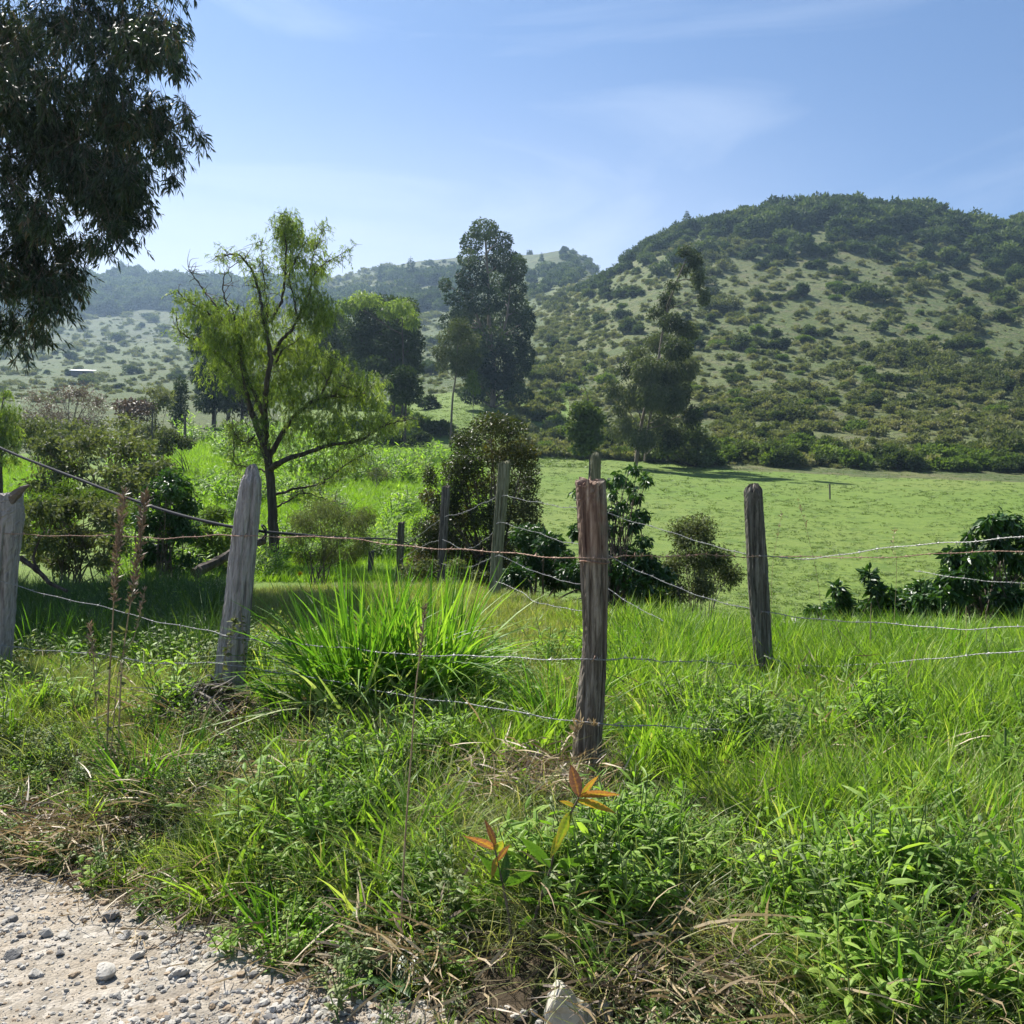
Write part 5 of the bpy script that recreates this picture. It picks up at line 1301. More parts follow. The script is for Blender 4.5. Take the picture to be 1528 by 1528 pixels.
X, Y = near_points(30000, pw=1.15); d = d_road(X, Y); px, py = pxy(X, Y)
dirt = smooth(.2, .42, fnoise(X * 1.7, Y * 1.7, 77))
pr = (.35 + .65 * relief(X, Y)) * smooth(-.05, .25, d + .12 * fnoise(X * 3, Y * 3, 61)) * (1 - .65 * dirt) * (1 - .5 * smooth(9, 12, Y))
k = rng.random(len(X)) < pr * np.maximum(clear(X, Y), .25 * (Y > 2.7))
X1, Y1 = X[k], Y[k]
pk = px[k]; lowg = (.6 + .65 * relief(X1, Y1)) * (1 - .3 * smooth(-.2, .3, fnoise(X1 * .9, Y1 * .9, 90)))
scatter('verge_grass', to3(X1, Y1), (.5 + .75 * rng.random(len(X1)) ** 1.5) * lowg * (.75 + .3 * smooth(.1, .8, d[k])), P_short, 8, 'short mixed grass growing thick over the roadside bank', 'grass', .18)

X, Y = near_points(21000, pw=.9, ymax=8); d = d_road(X, Y); px, py = pxy(X, Y)
band = smooth(.25, .5, d)
right = .55 * smooth(420, 560, px) * smooth(1.9, 1.5, d) + .10 + .42 * smooth(930, 1020, px) * smooth(3.4, 2.8, d)
right = right * (1 - .6 * smooth(1330, 1450, py))
pr = band * np.clip(right, 0, 1) * smooth(-.22, .22, fnoise(X * 1.25, Y * 1.25, 63)) * (Y < 7)
X1, Y1 = keep(X, Y, pr * (.12 + 1.1 * relief(X, Y)))
scatter('leafy_weeds', to3(X1, Y1), (.7 + .6 * rng.random(len(X1))) * (.65 + .75 * relief(X1, Y1)), P_weed, 15, 'bright lance leaved weeds covering the bank below the fence', 'weeds', .25)

X, Y = near_points(9000, ymin=2.35, ymax=5.5); d = d_road(X, Y)
pr = smooth(-.12, .12, d + .1 * fnoise(X * 4, Y * 4, 66)) * smooth(1.6, .8, d) * smooth(-.45, .1, fnoise(X * 1.6, Y * 1.6, 65))
X1, Y1 = keep(X, Y, pr * (.3 + .6 * relief(X + 3, Y)))
scatter('creeping_weeds', to3(X1, Y1), .7 + .8 * rng.random(len(X1)), P_small, 7, 'small leaved grey green creeping weeds along the road edge', 'weeds', .2)

X, Y = near_points(9000, ymin=2.3, ymax=7); d = d_road(X, Y); px, py = pxy(X, Y)
pr = smooth(-.12, .12, d) * (.04 + .28 * smooth(.45, .1, d) * smooth(-.3, .2, fnoise(X * 1.2, Y * 1.2, 78)) + .6 * smooth(.2, .45, fnoise(X * 1.7, Y * 1.7, 77))) * smooth(2.5, 1.6, d)
X1, Y1 = keep(X, Y, pr * .42)
scatter('dead_grass', to3(X1, Y1) + np.array([0, 0, .015]), .7 + .7 * rng.random(len(X1)), P_dry, 7, 'tangled dead straw and leaf litter along the edge of the verge', 'dry grass', .25)

P_wiry = proto_set('wiry_grass', [clump_grass(30, .30, .0035, .10, .9, M_wiry, .5, 4) for _ in range(4)])
X, Y = near_points(5200, ymin=2.35, ymax=6); d = d_road(X, Y); px, py = pxy(X, Y)
X1, Y1 = keep(X, Y, smooth(.1, .5, d) * smooth(-.25, .25, fnoise(X * 1.15 + 9, Y * 1.15, 64)) * (.35 + .4 * smooth(1250, 1400, py)))
scatter('wiry_grass', to3(X1, Y1), .6 + .8 * rng.random(len(X1)), P_wiry, 4, 'pale wiry seeding grass mixed through the weeds', 'grass', .25)
cen = [(960, 2.80, .10, .04, 34), (1030, 2.7, .10, .05, 16), (40, 4.1, .3, .12, 70), (815, 4.05, .14, .06, 32), (310, 5.0, .25, .1, 40), (1110, 5.2, .4, .2, 60), (1330, 4.6, .5, .2, 50), (1440, 2.75, .2, .1, 34), (700, 2.95, .25, .05, 20)]
pp_ = np.concatenate([np.stack([(c[0] - 764) / F * c[1] + rng.normal(0, c[2], c[4]), c[1] + rng.normal(0, c[3], c[4])], -1) for c in cen])
pp_ = pp_[pp_[:, 1] > 2.3]
pp_ = pp_[rng.random(len(pp_)) < clear(pp_[:, 0], pp_[:, 1])]
scatter('straw_litter', to3(pp_[:, 0], pp_[:, 1]) + np.array([0, 0, .03]), .9 + .8 * rng.random(len(pp_)), P_dry, 7, 'mats of dead straw and withered leaves lying in patches on the verge', 'dry grass', .3)
# tall bright grass on the crest to the right and behind the wire
X, Y = near_points(12000, tmin=-.35, tmax=1.05, ymin=3.3, ymax=9.5); d = d_road(X, Y); px, py = pxy(X, Y)
pr = smooth(880, 930, px) * smooth(2.4, 3.0, d) * smooth(8.8, 7.6, Y) * (.45 + .55 * smooth(-.3, .2, fnoise(X * 1.4, Y * 1.4, 67)))
pr = pr * (1 - .9 * smooth(.5, .3, np.abs(X - 1.65)) * (Y < 6.2))
pr = np.maximum(pr, .22 * smooth(900, 960, px) * smooth(1.0, 1.3, d) * (fnoise(X * 1.6, Y * 1.6, 69) > .12))
X1, Y1 = keep(X, Y, pr * .6)
scatter('tall_grass', to3(X1, Y1), .65 + .55 * rng.random(len(X1)), P_tall, 5, 'tall bright grass standing behind the roadside fence', 'grass', .12)
X, Y = near_points(2800, ymin=2.5, ymax=6.5); d = d_road(X, Y)
X1, Y1 = keep(X, Y, smooth(.15, .5, d) * (fnoise(X * 1.3, Y * 1.3, 70) > -.1) * (.4 + .6 * smooth(.1, .3, X / Y)))
scatter('broad_grass', to3(X1, Y1), .6 + .7 * rng.random(len(X1)), P_wide, 4, 'loose broad bladed grass scattered through the weeds', 'grass', .2)

X, Y = near_points(9000, tmin=-.62, tmax=.2, ymin=5.2, ymax=12.); d = d_road(X, Y); px, py = pxy(X, Y)
X1, Y1 = keep(X, Y, smooth(1.9, 2.4, d) * smooth(960, 900, px) * (.35 + .65 * smooth(250, 420, px)))
scatter('crest_grass', to3(X1, Y1), .5 + .5 * rng.random(len(X1)), P_crest, 5, 'pale half dry grass on the low crest behind the fence', 'grass', .2)
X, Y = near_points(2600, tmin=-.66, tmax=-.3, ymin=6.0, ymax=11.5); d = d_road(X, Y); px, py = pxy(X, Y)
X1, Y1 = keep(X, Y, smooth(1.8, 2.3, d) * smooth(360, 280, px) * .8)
scatter('shade_toned_grass', to3(X1, Y1), .55 + .6 * rng.random(len(X1)), P_dark, 5, 'tall grass coloured darker to deepen the shade of the hanging gum', 'grass', .2)
X, Y = near_points(5200, tmin=-.66, tmax=-.3, ymin=5.8, ymax=11.5); d = d_road(X, Y); px, py = pxy(X, Y)
X1, Y1 = keep(X, Y, smooth(1.6, 2.1, d) * smooth(400, 300, px) * .5 * smooth(-.3, .1, fnoise(X, Y, 71)))
scatter('shaded_weeds', to3(X1, Y1), 1.0 + 2.0 * rng.random(len(X1)), P_small, 7, 'tangled small weeds in the shade of the hanging gum', 'weeds', .25)
X, Y = near_points(3600, tmin=-.66, tmax=-.28, ymin=3.6, ymax=6.6); d = d_road(X, Y); px, py = pxy(X, Y)
X1, Y1 = keep(X, Y, smooth(.75, 1.0, d) * smooth(2.1, 1.7, d) * smooth(330, 260, px))
scatter('pale_grass', to3(X1, Y1), .55 + .4 * rng.random(len(X1)), P_crest, 5, 'light green short grass along the bank below the split post', 'grass', .25)
# meadow and valley grass
px = np.concatenate([rng.uniform(-250, 110, 3400), rng.uniform(170, 470, 5000), rng.uniform(440, 720, 6000)])
py = np.concatenate([rng.uniform(690, 800, 3400), rng.uniform(655, 870, 5000), rng.uniform(675, 870, 6000)])
pts = hit_many(px, py, 11.5); pts = pts[(pts[:, 1] < 95)]
scatter('meadow_grass', pts, (.55 + .5 * rng.random(len(pts))) * np.clip(pts[:, 1] / 30, .7, 1.9), P_meadow, 5, 'lush bright green meadow grass in the hollow behind the fence', 'grass', .15)
px = np.concatenate([rng.uniform(180, 480, 2600), rng.uniform(440, 700, 2600)]); py = np.concatenate([rng.uniform(655, 870, 2600), rng.uniform(690, 870, 2600)])
k = fnoise(px * .02, py * .035, 95) > .12
pts = hit_many(px[k], py[k], 11.5); pts = pts[pts[:, 1] < 80]
scatter('meadow_weeds', pts, (2.2 + 3.0 * rng.random(len(pts))) * np.clip(pts[:, 1] / 30, .7, 2.0), P_weed, 15, 'patches of taller leafy weeds in the bright meadow', 'weeds', .2)
px = rng.uniform(640, 1740, 13000); py = rng.uniform(690, 930, 13000)
pts = hit_many(px, py, 12); pts = pts[pts[:, 1] < 96]
k = fnoise(pts[:, 0] * .5, pts[:, 1] * .5, 81) > -.25
pts = pts[k]
scatter('pasture_tufts', pts, (.35 + .7 * rng.random(len(pts)) ** 2) * np.clip(pts[:, 1] / 42, .8, 1.6), P_turf, 5, 'small grazed tufts speckling the smooth green pasture', 'grass', .15)
px = rng.uniform(560, 900, 2600); py = rng.uniform(560, 700, 2600)
pts = hit_many(px, py, 85); pts = pts[pts[:, 1] < 260]
scatter('slope_grass', pts, 1.1 + 1.6 * rng.random(len(pts)), P_turf, 5, 'rough grass on the slope around the tall gum', 'grass', .15)

# ------------------------------------------------------------------ single tufts and plants on the bank
M_tuft = leaf_mat('tuft_blades', [(0, (.035, .10, .012)), (.5, (.12, .26, .028)), (.88, (.25, .38, .06)), (1, (.45, .43, .22))], trans=.46, obj_var=.3)
def big_tuft(px, Y, nb, h, wd, lean, label, mat=M_tuft, spread=.16, droop=.5, name='grass_tuft', dead=.0, group=None):
    g = G(px, Y)
    b = MB()
    ang = rng.random(nb) * 6.283; rad = spread * np.sqrt(rng.random(nb))
    B = g + np.stack([rad * np.cos(ang), rad * np.sin(ang), np.full(nb, -.02)], -1)
    out = ang + rng.normal(0, .5, nb); ln = lean * (.1 + rng.random(nb) ** .8)
    D = unit(np.stack([np.cos(out) * ln, np.sin(out) * ln, np.ones(nb)], -1))
    L = h * (.5 + .6 * rng.random(nb))
    S = unit(np.cross(D, np.stack([np.cos(out + rng.normal(0, .9, nb)), np.sin(out + rng.normal(0, .9, nb)), np.zeros(nb)], -1)))
    bend = np.stack([np.cos(out), np.sin(out), -np.full(nb, .9)], -1) * (L * droop * rng.random(nb) ** 1.5)[:, None]
    ribbons(b, B, D, S, L, wd * (.6 + .6 * rng.random(nb)), bend, 7, p_grass, fold=.2)
    if dead:
        nd = int(nb * dead); a2 = rng.random(nd) * 6.283
        D2 = unit(np.stack([np.cos(a2), np.sin(a2), rng.uniform(.1, .7, nd)], -1)); L2 = h * rng.uniform(.3, .7, nd)
        B2 = g + np.stack([.8 * spread * np.cos(a2), .8 * spread * np.sin(a2), np.full(nd, .02)], -1)
        ribbons(b, B2, D2, up_side(D2), L2, wd * .8, np.array([0, 0, -.6]) * L2[:, None], 6, p_grass, mat=1)
    o = b.obj(name, [mat, M_dry])
    return tag(o, label, 'grass tuft', group)
big_tuft(535, 5.3, 420, .97, .027, .44, 'huge arching tuft of tall bright grass between the grey and brown topped posts', spread=.20, dead=.6, droop=.8)
big_tuft(635, 5.4, 380, .98, .027, .40, 'tall bright tuft joined to the huge arching tuft on its post side', spread=.20, dead=.5, droop=.8)
big_tuft(470, 5.2, 130, .55, .018, .9, 'pale flopping tuft spilling toward the grey leaning post', spread=.2, droop=.8, dead=.8)
big_tuft(835, 4.9, 110, .62, .011, .55, 'narrow dark tuft leaning just left of the brown topped post', spread=.16)
big_tuft(205, 4.35, 80, .48, .013, .8, 'green tuft at the foot of the dry seed stalks', spread=.10, droop=.4)
big_tuft(270, 4.5, 50, .36, .012, .8, 'smaller green tuft beside the dry seed stalks, nearer the grey post', spread=.08)
big_tuft(430, 3.25, 90, .30, .011, .75, 'green tuft by the road below the grey post, with a dry blade', spread=.10, dead=.1)
big_tuft(500, 3.5, 60, .28, .010, .75, 'low green tuft between the road tuft and the reddish seedling', spread=.08)
big_tuft(990, 4.55, 80, .42, .012, .7, 'grass tuft just past the foot of the brown topped post', spread=.12)
big_tuft(950, 3.4, 60, .36, .012, .75, 'grass tuft right beside the reddish leaved seedling', spread=.07)
big_tuft(1110, 2.95, 46, .30, .015, .9, 'wide bladed tuft on the verge below the leafy weeds', spread=.07, droop=.5)
big_tuft(1345, 2.55, 42, .46, .020, .55, 'pale upright wide bladed tuft closest to the road at the far end', spread=.07, droop=.35)
big_tuft(1290, 2.6, 40, .34, .010, .9, 'fine arching tuft next to the pale wide bladed tuft', spread=.08, droop=.6)
big_tuft(1440, 3.5, 75, .42, .013, .65, 'bright tuft in the weeds at the far end of the verge', spread=.10)
big_tuft(1490, 3.2, 70, .46, .013, .8, 'tall bright tuft at the very end of the verge', spread=.10)
big_tuft(60, 7.4, 90, .62, .012, .5, 'shaded dark tuft under the hanging gum by the split post', spread=.22)
big_tuft(130, 7.8, 90, .60, .012, .5, 'shaded dark tuft behind the dry seed stalks', spread=.22)
big_tuft(1010, 6.3, 130, .66, .013, .5, 'tall bright grass tuft between the two round posts', spread=.26)
big_tuft(1400, 6.3, 120, .66, .013, .5, 'tall yellow green grass tuft in front of the coffee bush', spread=.26)

M_floppy = leaf_mat('pale_arching_blades', [(0, (.14, .22, .06)), (.5, (.26, .33, .13)), (1, (.44, .45, .27))], trans=.4, spec=.3)
big_tuft(545, 5.1, 80, .72, .024, 1.3, 'pale arching blades flopping out of the huge tuft toward the road', mat=M_floppy, spread=.22, droop=1.0)
big_tuft(635, 5.15, 50, .70, .022, 1.3, 'pale arching blades flopping out of the joined tuft toward the middle post', mat=M_floppy, spread=.2, droop=1.0)

def leaf_on(b, base, tip, wpx, Y, v=.5, mat=0, depth=0.0, bow=.12, nseg=26, side=None):
    """ribbed leaf with a toothed margin and curled edges"""
    p0 = P(base[0], base[1], Y); p1 = P(tip[0], tip[1], Y) + np.array([0, depth, 0])
    D = p1 - p0; L = np.linalg.norm(D); D = D / L
    vw = np.array([.15, 1.0, .45]) if side is None else side
    S = unit(np.cross(D, unit(vw + rng.normal(0, .15, 3)))); Nn = np.cross(S, D)
    w_ = wpx * Y / F; m = 9
    s_ = np.linspace(0, 1, nseg + 1); x = np.linspace(-1, 1, m)
    hw = .5 * w_ * p_leaf(s_) * (1 + .07 * np.sin(np.arange(nseg + 1) * 2.4))
    tw = rng.normal(0, .35)
    C = p0 + D * (L * s_)[:, None] + np.array([0, 0, -bow * L]) * (s_ ** 2)[:, None]
    ridge = np.sin((s_[:, None] - .16 * np.abs(x)[None]) * 2 * np.pi * 9) * .055 * w_ * (1 - np.abs(x)[None] ** 3) * np.minimum(1, np.abs(x)[None] * 4)
    up = .28 * hw[:, None] * np.abs(x)[None] + ridge + tw * hw[:, None] * x[None] * s_[:, None] - .12 * hw[:, None] * x[None] ** 4
    V = C[:, None] + S * (hw[:, None] * x[None])[..., None] + Nn * up[..., None]
    i, j = np.meshgrid(np.arange(nseg), np.arange(m - 1), indexing='ij')
    q = np.stack([i * m + j, i * m + j + 1, (i + 1) * m + j + 1, (i + 1) * m + j], -1).reshape(-1, 4)
    vv = v + .16 * (np.abs(x)[None] - .5) + .12 * (s_[:, None] - .5) + .08 * fnoise(s_[:, None] * 9 + base[0], x[None] * 3 + base[1], 3)
    vv = np.where(np.abs(x)[None] < .1, vv - .18, vv)
    b.add(V.reshape(-1, 3), q, np.clip(vv, 0, 1).ravel(), mat)

def vein_leaf(name, stops, trans=.45):
    m = leaf_mat(name, stops, trans, .45, .3, 0.0)
    t = m.node_tree
    rp_ = [n for n in t.nodes if n.type == 'VALTORGB'][0]
    src = rp_.inputs[0].links[0].from_socket
    g_ = N(t, 'ShaderNodeNewGeometry')
    n_ = noise_tex(t, 90, 5, .65, g_.outputs['Position'])
    ma = N(t, 'ShaderNodeMath', operation='MULTIPLY_ADD', i_1=.7, i_2=-.35); t.links.new(n_, ma.inputs[0])
    ad = N(t, 'ShaderNodeMath', operation='ADD', use_clamp=True); t.links.new(src, ad.inputs[0]); t.links.new(ma.outputs[0], ad.inputs[1])
    t.links.new(ad.outputs[0], rp_.inputs[0])
    return m
M_red = vein_leaf('reddish_young_leaves', [(0, (.10, .18, .025)), (.35, (.24, .27, .04)), (.6, (.36, .22, .05)), (.8, (.33, .135, .065)), (1, (.16, .07, .07))])
M_redunder = vein_leaf('green_seedling_leaves', [(0, (.05, .11, .018)), (1, (.14, .23, .04))])
def seedling(name, Y, stem, leaves, label):
    g = G(stem[0][0], Y)
    root = empty(name, g, label, 'seedling')
    sb_ = MB()
    pts = np.array([P(x, y, Y) for x, y in stem]); pts[0, 2] = g[2] - .03
    c = catmull(pts, 5)
    tube(sb_, c, interp_rad(len(c), .0058, .0028), 6)
    sb_.obj('stem', M_twig, root, True)
    for (b0, t0, w_, v, dz) in leaves:
        lb_ = MB(); leaf_on(lb_, b0, t0, w_, Y, v, 0, dz)
        lb_.obj('leaf', M_red if v > .3 else M_redunder, root, True)
seedling('red_leaf_seedling', 2.98, [(789, 1410), (797, 1375), (805, 1347), (814, 1318), (822, 1295), (828, 1265), (841, 1236), (856, 1205), (864, 1190)],
  [((864, 1190), (852, 1136), 17, 1.0, .02), ((866, 1190), (896, 1154), 11, .68, .03), ((864, 1188), (926, 1176), 15, .78, -.02), ((860, 1195), (917, 1199), 20, .56, -.05), ((858, 1204), (834, 1196), 10, .6, .03), ((853, 1210), (826, 1254), 18, .36, -.06), ((841, 1238), (820, 1268), 14, .34, -.05), ((843, 1232), (862, 1256), 13, .2, .05),
   ((822, 1296), (776, 1233), 19, .15, -.04), ((822, 1296), (888, 1266), 18, .25, -.05), ((818, 1305), (812, 1324), 15, .2, -.05), ((804, 1350), (766, 1324), 16, .22, -.04), ((806, 1345), (860, 1337), 15, .08, .04), ((800, 1365), (770, 1372), 14, .1, -.05), ((797, 1372), (828, 1385), 13, .2, -.04), ((822, 1290), (836, 1252), 12, .1, .06)],
  'taller seedling with orange and purple young leaves in front of the brown topped post')
seedling('red_leaf_seedling', 2.98, [(768, 1410), (758, 1360), (750, 1320), (743, 1290), (739, 1268)],
  [((740, 1268), (691, 1235), 19, .92, -.03), ((740, 1266), (722, 1220), 14, .85, .03), ((741, 1272), (750, 1248), 14, .4, -.02), ((742, 1278), (734, 1300), 11, .62, -.05), ((745, 1310), (715, 1264), 19, .1, -.02), ((752, 1318), (756, 1272), 15, .05, .04), ((754, 1322), (798, 1289), 19, .18, -.03), ((750, 1322), (726, 1300), 14, .1, -.05), ((757, 1355), (735, 1340), 13, .2, .04), ((742, 1285), (762, 1262), 10, .9, .04)],
  'shorter seedling with purple red tips beside the taller one')

# rosette at the road edge
Yr = 2.92; g = G(592, Yr)
root = empty('broad_leaf_rosette', g, 'flat rosette of long dark leaves at the foot of the dry flower stalk', 'plant')
for (tx_, ty_, w_, dz) in [(522, 1448, 24, -.05), (536, 1402, 22, .12), (556, 1385, 20, .16), (684, 1408, 22, .05), (655, 1438, 24, -.06), (618, 1460, 24, -.12), (566, 1462, 22, -.12), (648, 1386, 20, .16), (606, 1378, 18, .18)]:
    lb_ = MB(); p0 = g + np.array([0, 0, .02]); p1 = P(tx_, ty_, Yr); p1[1] += dz; p1[2] = max(float(H(p1[0], p1[1])) + .03, g[2] + .03)
    D = p1 - p0; L = np.linalg.norm(D); S = unit(np.cross(D, [0, 0, 1.]) + rng.normal(0, .04, 3) * L)
    ribbons(lb_, p0[None], (D / L + np.array([0, 0, .35]))[None], S[None], [L], [w_ * Yr / F], np.array([[0, 0, -.36 * L]]), 7, p_leaf, v=.15 + .3 * rng.random(), fold=.25)
    lb_.obj('leaf', M_coffee, root, True)

# tall dry stalks
def stalk(name, Y, pts, r, head, label, cat='stalk', headm=M_brown, side=0, leafm=None):
    g = G(pts[0][0], Y)
    root = empty(name, g, label, cat)
    b = MB(); w_ = np.array([P(x, y, Y) for x, y in pts]); w_[0, 2] = g[2] - .02
    c = catmull(w_, 8); tube(b, c, interp_rad(len(c), r, r * .45), 5)
    b.obj('stem', M_drystem, root, True)
    if head:
        hb = MB(); (y0, y1, wd, n_) = head
        f = np.array([np.interp(t, [0, 1], [y1, y0]) for t in rng.random(n_)])
        ys = np.array([764 - (q[2] - CZ) / Y * F for q in c])
        xs = c[:, 0]
        idx = [np.argmin(np.abs(ys - q)) for q in f]
        B = c[idx] + np.stack([0 * f, 0 * f, (ys[idx] - f) * Y / F], -1)
        a = rng.random(n_) * 6.283
        D = unit(np.stack([np.cos(a), np.sin(a), rng.uniform(.3, 2.2, n_)], -1))
        L = wd * Y / F * rng.uniform(.5, 1.2, n_)
        ribbons(hb, B, D, up_side(D), L, L * .22 + .002, None, 2, p_leaf)
        hb.obj('seed_head', headm, root)
    if leafm:
        lb_ = MB(); n_ = leafm
        idx = rng.integers(2, int(len(c) * .85), n_)
        a = rng.random(n_) * 6.283
        D = unit(np.stack([np.cos(a), np.sin(a), rng.normal(-.3, .5, n_)], -1)); L = rng.uniform(.015, .045, n_)
        ribbons(lb_, c[idx], D, up_side(D), L, L * .5, rand_unit(n_) * (L * .3)[:, None], 3, p_leaf)
        lb_.obj('leaves', M_greybush, root)
stalk('dry_flower_stalk', 3.05, [(598, 1405), (600, 1340), (606, 1230), (614, 1120), (620, 1030), (629, 960), (634, 905)], .0042, (905, 985, 9, 90), 'single thin dry stalk rising from the leaf rosette past the wires')
stalk('dry_seed_stalk', 4.5, [(158, 1115), (163, 1020), (168, 930), (174, 830), (186, 735)], .0055, (732, 900, 13, 260), 'taller reddish dry seed stalk before the dark leafy shrub, left of its pair', leafm=40)
stalk('dry_seed_stalk', 4.5, [(176, 1115), (180, 1020), (190, 930), (205, 840), (217, 735)], .0055, (735, 905, 13, 260), 'reddish dry seed stalk before the dark leafy shrub, nearer the grey post', leafm=40)
stalk('dry_seed_stalk', 4.4, [(160, 1060), (178, 1000), (200, 950), (215, 885)], .003, (880, 940, 8, 60), 'slanting side stalk at the foot of the reddish seed stalks', leafm=24)
stalk('dry_weed_stem', 4.6, [(150, 1080), (140, 1000), (134, 930)], .003, (930, 985, 10, 70), 'short brown weed stem left of the reddish seed stalks', leafm=40)
stalk('dry_weed_stem', 5.2, [(318, 1060), (335, 985), (348, 930), (352, 918)], .003, None, 'curly leaved weed stem climbing the base of the grey post', leafm=90)
stalk('dry_weed_stem', 5.3, [(372, 1060), (366, 1000), (362, 940), (358, 900)], .0025, None, 'thin weed stem on the sunny side of the grey post', leafm=50)
stalk('thin_grass_stem', 6.6, [(1232, 960), (1222, 880), (1206, 800), (1190, 745)], .002, (745, 790, 6, 24), 'tall leaning grass stem in front of the pasture, beside the dark round post', headm=M_dry)
stalk('thin_grass_stem', 6.6, [(1150, 960), (1152, 860), (1160, 800), (1167, 765)], .002, (765, 800, 6, 20), 'thin grass stem close beside the dark round post', headm=M_dry)
stalk('thin_grass_stem', 6.3, [(1298, 980), (1299, 930), (1300, 900)], .004, None, 'stout green grass stem standing in the tall bright grass')
stalk('thin_grass_stem', 6.8, [(1330, 900), (1338, 850), (1332, 820), (1336, 786)], .002, (786, 830, 6, 20), 'thin grass stem rising between the small coffee plants and the coffee bush', headm=M_dry)
stalk('dry_panicle', 4.15, [(856, 1120), (860, 1090), (872, 1080), (888, 1084)], .0016, (1075, 1100, 16, 40), 'drooping straw coloured grass panicle against the base of the brown topped post', headm=M_dry)

for k in range(16):
    Y = rng.uniform(4.8, 6.6); px0 = rng.uniform(1090, 1500); ln = rng.uniform(60, 170); sl_ = rng.normal(0, 1.1)
    b = MB(); p0 = G(px0, Y); p1 = p0 + np.array([sl_ * ln * .35, rng.normal(0, .2) * ln, ln * .75]) * Y / F
    tube(b, catmull([p0 - [0, 0, .02], p0 * .5 + p1 * .5 + rng.normal(0, .015, 3), p1], 5), interp_rad(11, .0028, .0014), 4)
    tag(b.obj('dry_stalk', M_drystem), 'pale dry stem leaning through the tall grass around the dark round post', 'dry stem', 'dry stems in the tall grass')
# broad pale maize-like leaf plant at the far end
g = G(1500, 3.9); root = empty('broad_leaf_grass', g, 'plant with wide pale arching leaves at the far end of the verge', 'plant')
b = MB(); tube(b, np.array([g - [0, 0, .03], g + [0, 0, .3]]), [.008, .005], 6); b.obj('stem', M_stem, root, True)
for (tx_, ty_, w_) in [(1478, 1125, 26), (1520, 1085, 24), (1462, 1165, 22), (1548, 1130, 24), (1510, 1160, 20)]:
    lb_ = MB(); leaf_on(lb_, (1502, 1160), (tx_, ty_ - 18), w_, 3.9, .9, 0, rng.normal(0, .08), .35)
    lb_.obj('leaf', M_weed, root, True)

# heap of dug-up roots at the foot of the grey post
g = G(308, 5.15)
root = empty('root_heap', g, 'heap of dead roots and dry soil at the foot of the grey leaning post', 'root heap')
b = MB(); u = np.linspace(0, 2 * np.pi, 25)[:-1]; rings = []
for k, f in enumerate(np.linspace(0, 1, 9)):
    rr_ = .25 * math.cos(f * 1.5) + .01
    rings.append(np.stack([g[0] + rr_ * np.cos(u) * (1 + .25 * rng.normal(size=24)), g[1] + .8 * rr_ * np.sin(u) * (1 + .25 * rng.normal(size=24)), g[2] - .05 + .27 * math.sin(f * 1.5) + .02 * rng.normal(size=24)], -1))
v = np.concatenate(rings); i, j = np.meshgrid(np.arange(8), np.arange(24), indexing='ij'); j2 = (j + 1) % 24
b.add(v, np.stack([i * 24 + j, i * 24 + j2, (i + 1) * 24 + j2, (i + 1) * 24 + j], -1).reshape(-1, 4))
b.obj('soil', M_soil, root)
b = MB()
for k in range(90):
    a = rng.random() * 6.283; e = rng.uniform(.1, 1.3)
    p0 = g + np.array([.24 * math.cos(a) * math.cos(e), -.2 * abs(math.sin(a)) * math.cos(e), .24 * math.sin(e)])
    dr = unit(np.array([rng.normal(0, 1), rng.normal(-.3, .6), rng.normal(-.2, .5)])); ln = rng.uniform(.1, .3)
    tube(b, catmull([p0, p0 + dr * ln * .5 + rng.normal(0, .03, 3), p0 + dr * ln + np.array([0, 0, -.05])], 4), interp_rad(9, rng.uniform(.003, .008), .0015), 4, .5, 0, cap=False)
b.obj('roots', M_greytwig, root)

# fallen limb behind the grey post, burl and pale mound
b = MB(); tube(b, catmull([P(396, 806, 13.5), P(360, 818, 13.3), P(335, 832, 13), P(310, 845, 12.8), P(290, 856, 12.6)], 5), interp_rad(21, .05, .085), 8, .5, 0, .1)
tag(b.obj('fallen_branch', M_bark), 'dark broken branch lying behind the grey leaning post', 'branch')
b = MB(); tube(b, catmull([P(30, 832, 9), P(60, 855, 9), P(75, 870, 9), P(100, 882, 8.9)], 5), interp_rad(16, .03, .016), 6, .5, 0, .1)
tube(b, catmull([P(60, 855, 9), P(50, 835, 9), P(56, 812, 9), P(62, 800, 9)], 5), interp_rad(16, .018, .006), 5)
tag(b.obj('crooked_branch', M_bark), 'crooked dark branch in the shade beside the split post', 'branch')

def rock(name, c, size, label, mat, seed, group=None, sink=.3, cat='stone'):
    r_ = np.random.default_rng(seed)
    nu, nv = 20, 12
    th_ = np.linspace(0, 2 * np.pi, nu, endpoint=False); ph = np.linspace(-np.pi / 2 + .02, np.pi / 2 - .02, nv)
    T_, Ph = np.meshgrid(th_, ph)
    d = np.stack([np.cos(T_) * np.cos(Ph), np.sin(T_) * np.cos(Ph), np.sin(Ph)], -1)
    nrm = unit(r_.normal(size=(11, 3))); off = r_.uniform(.55, .95, 11)
    rad = np.min(np.where(d @ nrm.T > .08, off / np.maximum(d @ nrm.T, .08), 9), -1)
    rad = np.minimum(rad, 1.25) * (1 + .025 * r_.normal(size=rad.shape))
    v = d * rad[..., None] * np.asarray(size) / 2
    b = MB(); i, j = np.meshgrid(np.arange(nv - 1), np.arange(nu), indexing='ij'); j2 = (j + 1) % nu
    b.add(v.reshape(-1, 3), np.stack([i * nu + j, i * nu + j2, (i + 1) * nu + j2, (i + 1) * nu + j], -1).reshape(-1, 4))
    me = b.mesh(name, mat)
    o = bpy.data.objects.new(name, me); o.location = np.asarray(c) + np.array([0, 0, size[2] * (.5 - sink)])
    o.rotation_euler = (0, 0, r_.random() * 6.28); col.objects.link(o)
    return tag(o, label, cat, group)
